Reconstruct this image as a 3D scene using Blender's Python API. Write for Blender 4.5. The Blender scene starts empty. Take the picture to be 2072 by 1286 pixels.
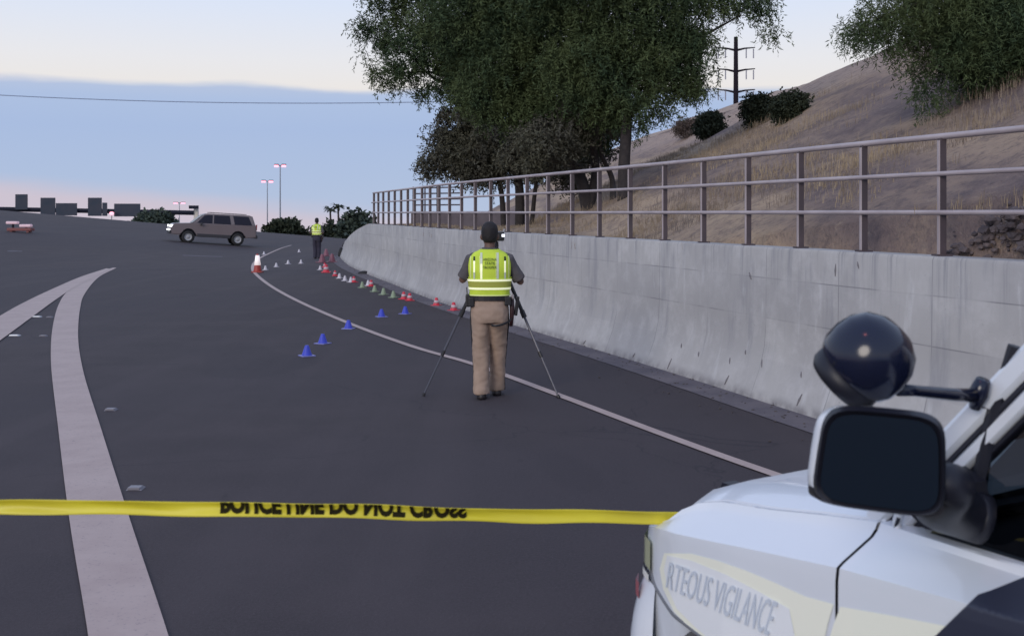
import bpy, bmesh, math, random
import numpy as np
from mathutils import Vector, Matrix, noise as mnoise
random.seed(7)
rng = np.random.default_rng(11)
scene = bpy.context.scene
COL = scene.collection
R = math.radians
F = 2200.0; HOR = 430.0; CAMZ = 1.95

# ------------------------------------------------------------ camera
cd = bpy.data.cameras.new('camera'); cam = bpy.data.objects.new('camera', cd); COL.objects.link(cam)
cam.location = (0, 0, CAMZ); cam.rotation_euler = (R(90), 0, 0)
cd.sensor_width = 36; cd.lens = 36 * F / 2072; cd.shift_y = -(643 - HOR) / 2072
cd.clip_start = 0.05; cd.clip_end = 6000
cd.dof.use_dof = True; cd.dof.focus_distance = 11.6; cd.dof.aperture_fstop = 5.6
scene.camera = cam

# ------------------------------------------------------------ world (dusk sky, built from view direction)
world = bpy.data.worlds.new('World'); scene.world = world; world.use_nodes = True
wt = world.node_tree; wt.nodes.clear()
def wn(t, **k):
    n = wt.nodes.new(t)
    for a, b in k.items(): setattr(n, a, b)
    return n
wo = wn('ShaderNodeOutputWorld'); bg = wn('ShaderNodeBackground')
tc = wn('ShaderNodeTexCoord'); sep = wn('ShaderNodeSeparateXYZ')
wt.links.new(tc.outputs['Generated'], sep.inputs[0])
def ramp(nt, stops, inp, interp='LINEAR'):
    n = nt.nodes.new('ShaderNodeValToRGB'); cr = n.color_ramp; cr.interpolation = interp
    while len(cr.elements) < len(stops): cr.elements.new(0.5)
    for e, (p, c) in zip(cr.elements, stops):
        e.position = p; e.color = (*c, 1) if len(c) == 3 else c
    nt.links.new(inp, n.inputs[0]); return n
def wmath(op, a, b=None, c=None):
    n = wn('ShaderNodeMath', operation=op)
    for i, v in enumerate((a, b, c)):
        if v is None: continue
        if isinstance(v, (int, float)): n.inputs[i].default_value = v
        else: wt.links.new(v, n.inputs[i])
    return n.outputs[0]
el = sep.outputs['Z']
clear = ramp(wt, [(0.0, (.62, .60, .66)), (.06, (.74, .70, .71)), (.105, (.84, .80, .765)), (.135, (.81, .81, .84)), (.19, (.70, .78, .94)), (.40, (.56, .68, .93)), (1.0, (.40, .50, .76))], el)
# long cloud bank
mp = wn('ShaderNodeMapping'); mp.inputs['Scale'].default_value = (3.2, 3.2, 20)
wt.links.new(tc.outputs['Generated'], mp.inputs[0])
nz = wn('ShaderNodeTexNoise'); nz.inputs['Scale'].default_value = 1.6; nz.inputs['Detail'].default_value = 4
wt.links.new(mp.outputs[0], nz.inputs[0])
edge = wmath('MULTIPLY_ADD', nz.outputs['Fac'], 0.028, 0.098)
edge = wmath('MULTIPLY_ADD', sep.outputs['X'], -0.012, edge)
d1 = wmath('SUBTRACT', edge, el)
m1 = wn('ShaderNodeMapRange', interpolation_type='SMOOTHSTEP'); wt.links.new(d1, m1.inputs[0])
m1.inputs[1].default_value = -0.002; m1.inputs[2].default_value = 0.007
cloud = ramp(wt, [(0.0, (.46, .545, .72)), (.03, (.43, .53, .73)), (.075, (.40, .51, .745)), (.10, (.42, .53, .755)), (.115, (.48, .56, .74))], el)
mx1 = wn('ShaderNodeMix', data_type='RGBA'); wt.links.new(m1.outputs[0], mx1.inputs[0])
wt.links.new(clear.outputs[0], mx1.inputs[6]); wt.links.new(cloud.outputs[0], mx1.inputs[7])
# warm strip low on the left
nz2 = wn('ShaderNodeTexNoise'); nz2.inputs['Scale'].default_value = 2.3; nz2.inputs['Detail'].default_value = 3
wt.links.new(mp.outputs[0], nz2.inputs[0])
e2 = wmath('MULTIPLY_ADD', sep.outputs['X'], -0.095, -0.022)
e2 = wmath('MULTIPLY_ADD', nz2.outputs['Fac'], 0.012, e2)
d2 = wmath('SUBTRACT', e2, el)
m2 = wn('ShaderNodeMapRange', interpolation_type='SMOOTHSTEP'); wt.links.new(d2, m2.inputs[0])
m2.inputs[1].default_value = -0.012; m2.inputs[2].default_value = 0.010; m2.inputs[4].default_value = .85
mx2 = wn('ShaderNodeMix', data_type='RGBA'); wt.links.new(m2.outputs[0], mx2.inputs[0])
wt.links.new(mx1.outputs[2], mx2.inputs[6]); mx2.inputs[7].default_value = (.64, .55, .62, 1)
wt.links.new(mx2.outputs[2], bg.inputs[0]); bg.inputs[1].default_value = 1.0
wt.links.new(bg.outputs[0], wo.inputs[0])

# ------------------------------------------------------------ low soft dusk sun from behind the camera's left
sl = bpy.data.lights.new('sun', 'SUN'); sl.energy = 1.3; sl.angle = R(25); sl.color = (1.0, .90, .80)
so = bpy.data.objects.new('sun', sl); COL.objects.link(so)
so.rotation_euler = Vector((-0.55, -0.95, 0.42)).to_track_quat('Z', 'Y').to_euler()
# pinkish overhead highway lamp behind the camera: the photo shows its glints on the car
pl = bpy.data.lights.new('overhead_lamp', 'POINT'); pl.energy = 110; pl.shadow_soft_size = .22; pl.color = (1, .28, .25)
po = bpy.data.objects.new('overhead_lamp', pl); COL.objects.link(po); po.location = (-2.0, -1.5, 11.5)
vs = scene.view_settings; vs.view_transform = 'Standard'; vs.look = 'None'; vs.exposure = 0; vs.gamma = 1

# ------------------------------------------------------------ materials
MATS = {}
def mat(name, col, rough=.6, metal=0, spec=.5, emit=None, es=0, coat=0, noise=None, bump=None, alpha=None):
    """noise=(scale, amount, col2) ; bump=(scale,strength)"""
    if name in MATS: return MATS[name]
    m = bpy.data.materials.new(name); m.use_nodes = True; nt = m.node_tree
    b = nt.nodes['Principled BSDF']
    b.inputs['Base Color'].default_value = (*col, 1); b.inputs['Roughness'].default_value = rough
    b.inputs['Metallic'].default_value = metal; b.inputs['Specular IOR Level'].default_value = spec
    b.inputs['Coat Weight'].default_value = coat
    if emit: b.inputs['Emission Color'].default_value = (*emit, 1); b.inputs['Emission Strength'].default_value = es
    if noise or bump:
        t = nt.nodes.new('ShaderNodeTexCoord')
    if noise:
        s, col2 = noise
        n = nt.nodes.new('ShaderNodeTexNoise'); n.inputs['Scale'].default_value = s; n.inputs['Detail'].default_value = 6
        nt.links.new(t.outputs['Object'], n.inputs[0])
        r = ramp(nt, [(.35, col), (.65, col2)], n.outputs['Fac']); nt.links.new(r.outputs[0], b.inputs['Base Color'])
    if bump:
        n = nt.nodes.new('ShaderNodeTexNoise'); n.inputs['Scale'].default_value = bump[0]; n.inputs['Detail'].default_value = 5
        nt.links.new(t.outputs['Object'], n.inputs[0])
        bp = nt.nodes.new('ShaderNodeBump'); bp.inputs['Strength'].default_value = bump[1]; bp.inputs['Distance'].default_value = .02
        nt.links.new(n.outputs['Fac'], bp.inputs['Height']); nt.links.new(bp.outputs[0], b.inputs['Normal'])
    MATS[name] = m; return m

class NT:
    def __init__(s, m): s.m = m; s.nt = m.node_tree; s.b = s.nt.nodes['Principled BSDF']
    def new(s, t, **k):
        n = s.nt.nodes.new(t)
        for a, b in k.items(): setattr(n, a, b)
        return n
    def ln(s, a, b): s.nt.links.new(a, b)
    def noise(s, vec, scale, detail=5, rough=.5, mscale=None):
        if mscale:
            mp = s.new('ShaderNodeMapping'); mp.inputs['Scale'].default_value = mscale; s.ln(vec, mp.inputs[0]); vec = mp.outputs[0]
        n = s.new('ShaderNodeTexNoise'); n.inputs['Scale'].default_value = scale; n.inputs['Detail'].default_value = detail
        n.inputs['Roughness'].default_value = rough; s.ln(vec, n.inputs[0]); return n.outputs['Fac']
    def mix(s, fac, a, b, blend='MIX'):
        n = s.new('ShaderNodeMix', data_type='RGBA', blend_type=blend)
        for i, v in ((0, fac), (6, a), (7, b)):
            if isinstance(v, (int, float)): n.inputs[i].default_value = v
            elif isinstance(v, tuple): n.inputs[i].default_value = (*v, 1)
            else: s.ln(v, n.inputs[i])
        return n.outputs[2]
    def rng(s, v, a, b, c=0, d=1):
        n = s.new('ShaderNodeMapRange', interpolation_type='SMOOTHSTEP')
        s.ln(v, n.inputs[0])
        for i, x in enumerate((a, b, c, d)): n.inputs[i + 1].default_value = x
        return n.outputs[0]
    def math(s, op, a, b=0):
        n = s.new('ShaderNodeMath', operation=op)
        for i, v in enumerate((a, b)):
            if isinstance(v, (int, float)): n.inputs[i].default_value = v
            else: s.ln(v, n.inputs[i])
        return n.outputs[0]
    def bump(s, h, st, dist=.02):
        n = s.new('ShaderNodeBump'); n.inputs['Strength'].default_value = st; n.inputs['Distance'].default_value = dist
        s.ln(h, n.inputs['Height']); s.ln(n.outputs[0], s.b.inputs['Normal'])

def m_asphalt():
    m = mat('asphalt', (.06, .055, .08), .85, spec=.25); q = NT(m)
    t = q.new('ShaderNodeTexCoord').outputs['Object']
    fine = q.noise(t, 55, 3, .7); med = q.noise(t, .9, 6, .6); big = q.noise(t, .11, 3)
    long_ = q.noise(t, 1.0, 3, .5, (1.4, .05, 1))
    c = q.mix(q.rng(med, .3, .7), (.047, .038, .042), (.065, .052, .056))
    c = q.mix(q.rng(big, .35, .65), c, (.048, .040, .047))
    c = q.mix(q.rng(long_, .48, .72, 0, .45), c, (.074, .060, .066))
    c = q.mix(q.rng(fine, .35, .75, 0, .5), c, (.085, .071, .076))
    v = q.new('ShaderNodeTexVoronoi', feature='DISTANCE_TO_EDGE'); v.inputs['Scale'].default_value = .16
    mp = q.new('ShaderNodeMapping'); mp.inputs['Rotation'].default_value = (0, 0, .5); q.ln(t, mp.inputs[0])
    w = q.new('ShaderNodeVectorMath', operation='MULTIPLY_ADD'); n3 = q.new('ShaderNodeTexNoise'); n3.inputs['Scale'].default_value = .8; n3.inputs['Detail'].default_value = 6
    q.ln(t, n3.inputs[0]); q.ln(n3.outputs['Color'], w.inputs[0]); w.inputs[1].default_value = (1.5, 1.5, 0); q.ln(mp.outputs[0], w.inputs[2]); q.ln(w.outputs[0], v.inputs[0])
    crack = q.rng(v.outputs['Distance'], 0, .0022, .55, 0)
    pat = q.noise(t, .35, 2, .4, (1, .5, 1)); c = q.mix(q.rng(pat, .60, .62, 0, .28), c, (.040, .034, .040)); oil = q.noise(t, 2.6, 5, .7, (1.3, .35, 1)); c = q.mix(q.rng(oil, .62, .74, 0, .55), c, (.032, .028, .032))
    c = q.mix(crack, c, (.025, .022, .03))
    sp = q.noise(t, 260, 1, .5); c = q.mix(q.rng(sp, .66, .74, 0, .6), c, (.22, .2, .22))
    q.ln(c, q.b.inputs['Base Color']); q.bump(fine, .35, .01); return m
def m_paint():
    m = mat('road_paint', (.4, .36, .38), .7); q = NT(m); t = q.new('ShaderNodeTexCoord').outputs['Object']
    a = q.noise(t, 2.2, 6, .65); f = q.noise(t, 45, 3, .7)
    c = q.mix(q.rng(a, .3, .7), (.42, .32, .295), (.48, .375, .345))
    c = q.mix(q.rng(f, .56, .75, 0, .55), c, (.16, .14, .17))
    sp = q.noise(t, 9, 5, .7); c = q.mix(q.rng(sp, .66, .72, 0, .5), c, (.13, .115, .135))
    q.ln(c, q.b.inputs['Base Color']); return m
def m_concrete():
    m = mat('wall_concrete', (.3, .3, .32), .85, spec=.3); q = NT(m)
    uv = q.new('ShaderNodeUVMap').outputs[0]
    sx = q.new('ShaderNodeSeparateXYZ'); q.ln(uv, sx.inputs[0]); U, V = sx.outputs[0], sx.outputs[1]
    big = q.noise(uv, .55, 4); med = q.noise(uv, 3.0, 6, .65)
    c = q.mix(q.rng(big, .3, .7), (.385, .375, .375), (.475, .465, .455))
    c = q.mix(q.rng(med, .42, .72, 0, .55), c, (.57, .56, .56))
    # form panels: a value for each panel
    pu = q.math('FLOOR', q.math('DIVIDE', U, 1.3)); pv = q.math('FLOOR', q.math('DIVIDE', V, .42))
    cmb = q.new('ShaderNodeCombineXYZ'); q.ln(pu, cmb.inputs[0]); q.ln(pv, cmb.inputs[1])
    wnz = q.new('ShaderNodeTexWhiteNoise', noise_dimensions='2D'); q.ln(cmb.outputs[0], wnz.inputs[0])
    c = q.mix(q.math('MULTIPLY', wnz.outputs['Value'], .38), c, (.31, .305, .32))
    # vertical water streaks
    st = q.noise(uv, 1.0, 5, .6, (4.2, .6, 1)); lim = q.rng(V, .15, .6)
    c = q.mix(q.math('MULTIPLY', q.rng(st, .52, .68, 0, .42), lim), c, (.23, .235, .265))
    st2 = q.noise(uv, 1.0, 5, .6, (6, 1.3, 1)); c = q.mix(q.rng(st2, .56, .72, 0, .5), c, (.58, .58, .59))
    # drips under the coping
    st3 = q.noise(uv, 1.0, 4, .7, (9, .35, 1)); topm = q.rng(V, 1.0, 1.6)
    c = q.mix(q.math('MULTIPLY', q.rng(st3, .50, .66, 0, .65), topm), c, (.21, .215, .24))
    # panel lines broken by noise
    def lines(x, period, w):
        fr = q.math('FRACT', q.math('DIVIDE', x, period)); dd = q.math('ABSOLUTE', q.math('SUBTRACT', fr, .5))
        return q.rng(dd, .5 - w / period, .5, 0, 1)
    br = q.rng(q.noise(uv, 1.3, 3), .40, .62, .04, .62)
    lv = lines(U, 1.3, .010); lh = q.math('MULTIPLY', lines(V, .42, .010), q.rng(V, .6, .75))
    c = q.mix(q.math('MULTIPLY', q.math('MAXIMUM', lv, lh), br), c, (.13, .13, .145))
    # dirt splash at the toe
    c = q.mix(q.math('MULTIPLY', q.rng(V, 0, .14, .75, 0), q.rng(q.noise(uv, 6, 4), .3, .65)), c, (.15, .14, .15))
    sp = q.noise(uv, 22, 4, .7); c = q.mix(q.rng(sp, .66, .73, 0, .6), c, (.12, .12, .14))
    q.ln(c, q.b.inputs['Base Color']); q.bump(med, .3, .02); return m
def m_gutter():
    m = mat('gutter_concrete', (.13, .12, .13), .85); q = NT(m); t = q.new('ShaderNodeTexCoord').outputs['Object']
    c = q.mix(q.rng(q.noise(t, 1.6, 6, .65), .3, .7), (.085, .075, .095), (.15, .13, .145)); c = q.mix(q.rng(q.noise(t, 30, 3, .7), .55, .75, 0, .5), c, (.055, .05, .06))
    q.ln(c, q.b.inputs['Base Color']); return m
def m_hill():
    m = mat('dry_hill', (.2, .16, .13), .95, spec=.1); q = NT(m); t = q.new('ShaderNodeTexCoord').outputs['Object']
    a = q.noise(t, .34, 4, .6, (1, .22, 1.3)); b_ = q.noise(t, 1.1, 6, .7, (1, .4, 1)); f = q.noise(t, 9, 5, .75)
    b3 = q.noise(t, 3.2, 7, .8, (1, .6, 1)); c = q.mix(q.rng(a, .37, .57), (.215, .165, .155), (.47, .35, .25))
    c = q.mix(q.rng(b_, .45, .65, 0, .8), c, (.34, .255, .20))
    c = q.mix(q.rng(b_, .25, .42, .7, 0), c, (.125, .118, .105))
    c = q.mix(q.rng(f, .52, .7, 0, .6), c, (.10, .085, .09))
    sx = q.new('ShaderNodeSeparateXYZ'); q.ln(t, sx.inputs[0])
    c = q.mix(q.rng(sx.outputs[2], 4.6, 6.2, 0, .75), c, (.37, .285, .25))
    ed = q.math('ADD', sx.outputs[2], q.math('MULTIPLY', b_, .35)); c = q.mix(q.rng(ed, 7.9, 8.0, 0, .8), c, (.43, .335, .275)); c = q.mix(q.math('MULTIPLY', q.rng(ed, 7.7, 7.85), q.rng(ed, 7.9, 8.02, .75, 0)), c, (.13, .10, .09))  # paler crest; the dark line under it is bench shade painted into the colour
    c = q.mix(q.rng(f, .3, .4, .4, 0), c, (.42, .35, .29))
    c = q.mix(q.rng(b3, .48, .62, .0, .5), c, (.11, .09, .10)); c = q.mix(q.rng(b3, .30, .42, .6, 0), c, (.43, .35, .27))
    q.ln(c, q.b.inputs['Base Color']); q.bump(f, .8, .08); return m
ASPH, PAINT, CONC, GUT, HILL = m_asphalt(), m_paint(), m_concrete(), m_gutter(), m_hill()

# ------------------------------------------------------------ mesh helpers
def link(name, me, m=None, parent=None, smooth=False, loc=None):
    o = bpy.data.objects.new(name, me); COL.objects.link(o)
    if m is not None:
        for mm in (m if isinstance(m, (list, tuple)) else [m]): me.materials.append(mm)
    if parent is not None: o.parent = parent
    if smooth:
        me.polygons.foreach_set('use_smooth', [True] * len(me.polygons)); me.update()
    if loc is not None: o.location = loc
    return o
def fin(name, bm, m=None, parent=None, smooth=False, loc=None, normals=True):
    if normals: bmesh.ops.recalc_face_normals(bm, faces=bm.faces)
    me = bpy.data.meshes.new(name); bm.to_mesh(me); bm.free()
    return link(name, me, m, parent, smooth, loc)
def empty(name, loc=(0, 0, 0), rz=0):
    o = bpy.data.objects.new(name, None); COL.objects.link(o); o.location = loc; o.rotation_euler = (0, 0, rz)
    o.empty_display_size = .2; return o
def tag(o, label=None, cat=None, group=None, kind=None):
    if label: o['label'] = label
    if cat: o['category'] = cat
    if group: o['group'] = group
    if kind: o['kind'] = kind
    return o
def box(bm, c, s, rot=None, bev=0, mi=0):
    r = bmesh.ops.create_cube(bm, size=1)
    vs_ = r['verts']; bmesh.ops.scale(bm, vec=s, verts=vs_)
    fs = list({f for v in vs_ for f in v.link_faces})
    if bev:
        es = list({e for v in vs_ for e in v.link_edges})
        rr = bmesh.ops.bevel(bm, geom=es, offset=bev, segments=2, affect='EDGES', profile=.6)
        vs_ = list({v for f in rr['faces'] for v in f.verts} | {v for v in vs_ if v.is_valid})
        fs = list({f for v in vs_ for f in v.link_faces})
    if rot is not None: bmesh.ops.rotate(bm, cent=(0, 0, 0), matrix=rot, verts=vs_)
    bmesh.ops.translate(bm, vec=c, verts=vs_)
    for f in fs: f.material_index = mi
    return vs_
def tube(bm, pts, rad, n=8, cap=True, flat=1.0):
    pts = [Vector(p) for p in pts]; rad = rad if isinstance(rad, (list, tuple)) else [rad] * len(pts)
    rings = []; up = None
    for i, p in enumerate(pts):
        d = (pts[min(i + 1, len(pts) - 1)] - pts[max(i - 1, 0)]).normalized()
        if up is None:
            up = Vector((0, 0, 1)) if abs(d.z) < .9 else Vector((0, 1, 0))
        a = (up - d * up.dot(d)).normalized(); b = d.cross(a).normalized(); up = a
        rings.append([bm.verts.new(p + (a * math.cos(t) * flat + b * math.sin(t)) * rad[i]) for t in [2 * math.pi * k / n for k in range(n)]])
    for r0, r1 in zip(rings, rings[1:]):
        for k in range(n): bm.faces.new((r0[k], r0[(k + 1) % n], r1[(k + 1) % n], r1[k]))
    if cap:
        bm.faces.new(rings[0][::-1]); bm.faces.new(rings[-1])
    return rings
def loft(bm, rings, closed=True, cap=True):
    """rings: lists of points, all same length"""
    rv = [[bm.verts.new(p) for p in r] for r in rings]; n = len(rv[0])
    for r0, r1 in zip(rv, rv[1:]):
        for k in range(n if closed else n - 1): bm.faces.new((r0[k], r0[(k + 1) % n], r1[(k + 1) % n], r1[k]))
    if cap and closed:
        bm.faces.new(rv[0][::-1]); bm.faces.new(rv[-1])
    return rv
def ering(c, rx, ry, n=20, p=2.0, yaw=0):
    out = []
    for k in range(n):
        t = 2 * math.pi * k / n; ct, st = math.cos(t), math.sin(t)
        x = rx * math.copysign(abs(ct) ** (2 / p), ct); y = ry * math.copysign(abs(st) ** (2 / p), st)
        out.append((c[0] + x * math.cos(yaw) - y * math.sin(yaw), c[1] + x * math.sin(yaw) + y * math.cos(yaw), c[2]))
    return out
def lathe(bm, prof, n=20, M=None, cap=True):
    rings = []
    for r, z in prof:
        ring = [Vector((r * math.cos(2 * math.pi * k / n), r * math.sin(2 * math.pi * k / n), z)) for k in range(n)]
        rings.append([M @ p for p in ring] if M is not None else ring)
    return loft(bm, rings, cap=cap)
def remeshed(name, bm, m, vox, parent=None, smooth_it=3, wr=0, wrs=14):
    me = bpy.data.meshes.new('tmp'); bmesh.ops.recalc_face_normals(bm, faces=bm.faces); bm.to_mesh(me); bm.free()
    o = bpy.data.objects.new('tmp', me); COL.objects.link(o)
    r = o.modifiers.new('r', 'REMESH'); r.mode = 'VOXEL'; r.voxel_size = vox
    s = o.modifiers.new('s', 'SMOOTH'); s.iterations = smooth_it; s.factor = .6
    dg = bpy.context.evaluated_depsgraph_get(); e = o.evaluated_get(dg)
    nm = bpy.data.meshes.new_from_object(e, depsgraph=dg); bpy.data.objects.remove(o); bpy.data.meshes.remove(me)
    nm.name = name
    if wr:
        nn = [v.normal.copy() for v in nm.vertices]
        for v, q in zip(nm.vertices, nn):
            p = v.co; w = mnoise.noise(Vector((p.x * wrs, p.y * wrs, p.z * wrs * .55))) + .5 * mnoise.noise(Vector((p.x * wrs * 2, p.y * wrs * 2, p.z * wrs * 2.6)))
            v.co = p + q * w * wr
    return link(name, nm, m, parent, smooth=True)
_tcache = {}
def text_mesh(s, size, bold=0):
    cu = bpy.data.curves.new('t', 'FONT'); cu.body = s; cu.size = size; cu.offset = bold; cu.align_x = 'CENTER'; cu.resolution_u = 3
    o = bpy.data.objects.new('t', cu); COL.objects.link(o)
    dg = bpy.context.evaluated_depsgraph_get(); me = bpy.data.meshes.new_from_object(o.evaluated_get(dg), depsgraph=dg)
    bpy.data.objects.remove(o)
    bm = bmesh.new(); bm.from_mesh(me); bpy.data.meshes.remove(me); return bm
def catmull(P, n=8):
    P = [Vector(p) for p in P]; out = []
    for i in range(len(P) - 1):
        p0 = P[i - 1] if i else P[0] * 2 - P[1]; p1, p2 = P[i], P[i + 1]; p3 = P[i + 2] if i + 2 < len(P) else P[-1] * 2 - P[-2]
        for k in range(n):
            t = k / n
            out.append(.5 * ((2 * p1) + (p2 - p0) * t + (2 * p0 - 5 * p1 + 4 * p2 - p3) * t * t + (3 * p1 - p0 - 3 * p2 + p3) * t ** 3))
    out.append(P[-1]); return out
def sst(a, b, x):
    t = np.clip((x - a) / (b - a), 0, 1); return t * t * (3 - 2 * t)

# ------------------------------------------------------------ ground
def zg(X, Y):
    S = sst(36, 62, Y)
    b = np.clip(.083 * (-16 - .135 * (np.clip(Y, 40, 100) - 63) - X), -.14 - .30 * sst(62, 100, Y), 4.5) * S
    dec = 1 - sst(100, 190, Y)
    return b * dec - np.maximum(0, Y - 100) * .036
def gpt(x, y):
    """the ground seen at photo pixel x, y"""
    Y = 2.5
    f = lambda Y: CAMZ - (y - HOR) / F * Y - float(zg((x - 1036) / F * Y, Y))
    while Y < 100 and f(Y) > 0: Y += .5
    lo, hi = Y - .5, Y
    for _ in range(30):
        m_ = (lo + hi) / 2
        if f(m_) > 0: lo = m_
        else: hi = m_
    X = (x - 1036) / F * Y if f(hi) > 0 else (x - 1036) / F * lo; Y = Y if f(hi) > 0 else lo
    return Vector((X, Y, float(zg(X, Y))))
def at(x, y, Y): return Vector(((x - 1036) / F * Y, Y, CAMZ - (y - HOR) / F * Y))
def grid_mesh(XX, YY, ZZ):
    ny, nx = XX.shape
    co = np.stack([XX, YY, ZZ], -1).reshape(-1, 3)
    i = np.arange(ny * nx).reshape(ny, nx)
    q = np.stack([i[:-1, :-1], i[:-1, 1:], i[1:, 1:], i[1:, :-1]], -1).reshape(-1, 4)
    return mesh_np('grid', co, q)
def mesh_np(name, co, quads):
    me = bpy.data.meshes.new(name); n = len(quads); k = quads.shape[1]
    me.vertices.add(len(co)); me.vertices.foreach_set('co', co.astype(np.float32).ravel())
    me.loops.add(n * k); me.loops.foreach_set('vertex_index', quads.astype(np.int32).ravel())
    me.polygons.add(n); me.polygons.foreach_set('loop_start', np.arange(0, n * k, k, dtype=np.int32))
    me.update(calc_edges=True); me.validate(); return me
xs = np.concatenate([np.linspace(-900, -130, 14), np.linspace(-120, -31, 90), np.linspace(-30, 8, 115), np.linspace(9, 60, 30), np.linspace(80, 900, 14)])
ys = np.concatenate([np.linspace(-60, 34, 48), np.linspace(34.3, 70, 150), np.linspace(71, 200, 100), np.linspace(215, 1500, 30)])
XX, YY = np.meshgrid(xs, ys)
o = link('road', grid_mesh(XX, YY, zg(XX, YY)), ASPH, smooth=True); tag(o, kind='structure')

WALLB = [(10.3, -12), (9.0, -8), (7.65, -4), (6.25, 0), (5.58, 2), (4.92, 4), (4.26, 6), (3.41, 8.63), (2.86, 10.3), (1.66, 14.07), (.03, 18.8), (-1.75, 24.2), (-3.25, 29.6), (-4.72, 34.9), (-6.2, 41.0), (-8.0, 50.5), (-9.3, 60)]
wpts = [(v.x, v.y) for v in catmull([(a, b, 0) for a, b in WALLB], 8)]
def wallX(Y): return np.interp(Y, [p[1] for p in wpts], [p[0] for p in wpts])
# resample by length
def resample(P, step):
    out = [Vector(P[0])]; acc = 0
    for a, b in zip(P, P[1:]):
        a, b = Vector(a), Vector(b); L = (b - a).length; t = step - acc
        while t <= L: out.append(a + (b - a) * (t / L)); t += step
        acc = (acc + L) % step
    return out
W = resample([(x, y, 0) for x, y in wpts if y < 52.5], .5)
def wnorm(i):
    d = (W[min(i + 1, len(W) - 1)] - W[max(i - 1, 0)]).normalized(); return Vector((d.y, -d.x, 0))   # away from the road
def wtop(Y): return 1.585 - 1.05 * float(np.clip((Y - 35.6) / 15.5, 0, 1))
# wall thing
wall = empty('retaining_wall'); tag(wall, 'long curved grey concrete retaining wall with streaks and a flared foot below the railing', 'wall')
bm = bmesh.new(); uvl = bm.loops.layers.uv.new('UVMap')
rows = []; s = 0
for i, p in enumerate(W):
    if i: s += (W[i] - W[i - 1]).length
    n = wnorm(i); zt = wtop(p.y); g = float(zg(p.x, p.y))
    prof = [(0, -.3), (0, 0), (.03, .09), (.12, .32), (.175, .55), (.19, .8), (.20, zt - .03), (.215, zt), (.50, zt), (.50, -.3)]
    rows.append(([bm.verts.new(p + n * a + Vector((0, 0, g + min(z, zt)))) for a, z in prof], s, prof))
for (r0, s0, pf), (r1, s1, _) in zip(rows, rows[1:]):
    for k in range(len(pf) - 1):
        f = bm.faces.new((r0[k], r1[k], r1[k + 1], r0[k + 1]))
        for l, uv in zip(f.loops, ((s0, pf[k][1]), (s1, pf[k][1]), (s1, pf[k + 1][1]), (s0, pf[k + 1][1]))): l[uvl].uv = uv
bm.faces.new(rows[0][0]); bm.faces.new(rows[-1][0])
wb = fin('wall_body', bm, CONC, wall, smooth=False)
for p in wb.data.polygons: p.use_smooth = True
wb.data.set_sharp_from_angle(angle=R(50))
# real vertical joints cut as thin dark grooves standing just proud
SC = mat('joint_dark', (.18, .175, .19), .9)
# scrape marks near the foot
def wall_at_px(px, z, off):
    best = None
    for i, p in enumerate(W):
        q = p + wnorm(i) * off
        if q.y < 3: continue
        x = 1036 + q.x / q.y * F
        if best is None or abs(x - px) < best[0]: best = (abs(x - px), i)
    i = best[1]; lo, hi = max(i - 1, 0), min(i + 1, len(W) - 1)
    a, b = W[lo] + wnorm(lo) * off, W[hi] + wnorm(hi) * off
    r = (px - 1036) / F
    t = (r * a.y - a.x) / ((b.x - a.x) - r * (b.y - a.y)); q = a + (b - a) * t
    return Vector((q.x, q.y, z)), wnorm(i), (b - a).normalized()
def offz(z): return float(np.interp(z, [0, .09, .32, .55, .8, 1.5], [0, .03, .12, .175, .19, .2]))
for px_, y0, dx, dy, w in ((1350, 740, 9, -22, .010), (1466, 770, 9, -19, .012), (1612, 812, 11, -24, .013), (1280, 716, 5, -9, .010), (1180, 692, 5, -10, .010),
                        (1413, 718, 1, -9, .010), (1476, 733, 1, -12, .008), (1541, 741, 1, -16, .008), (1621, 762, 0, -12, .009), (1564, 822, 1, -10, .010), (1378, 702, 1, -9, .008), (1735, 530, 3, 14, .01), (1508, 716, 1, -9, .01),
                        (1520, 566, -4, -14, .012), (1690, 560, 1, -26, .010)):
    Yd = wall_at_px(px_, 0, .15)[0].y
    zc = CAMZ - (y0 - HOR) / F * Yd; z1 = zc - dy / F * Yd * 1.0
    zc = max(zc, .03)
    a, n, d = wall_at_px(px_, zc, offz(zc) - .004); b, _, _ = wall_at_px(px_ + dx, z1, offz(z1) - .004)
    bm = bmesh.new(); tube(bm, [a, (a + b) / 2 - n * .001, b], [w * .4, w, w * .3], 6, flat=.9)
    fin('scrape', bm, SC, wall)
# gutter strip
def strip(name, P, w0, w1, z, m):
    """ribbon along P between offsets w0 and w1 (to the right of travel), laid over the ground"""
    bm = bmesh.new(); prev = None
    for i, p in enumerate(P):
        d = (P[min(i + 1, len(P) - 1)] - P[max(i - 1, 0)]).normalized(); n = Vector((d.y, -d.x, 0))
        cur = []
        for w in (w0, w1):
            q = p + n * w; q.z = float(zg(q.x, q.y)) + z; cur.append(bm.verts.new(q))
        if prev: bm.faces.new((prev[0], prev[1], cur[1], cur[0]))
        prev = cur
    return fin(name, bm, m)
o = strip('gutter_pavement', W, -.42, .02, .006, GUT); tag(o, kind='structure')

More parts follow.
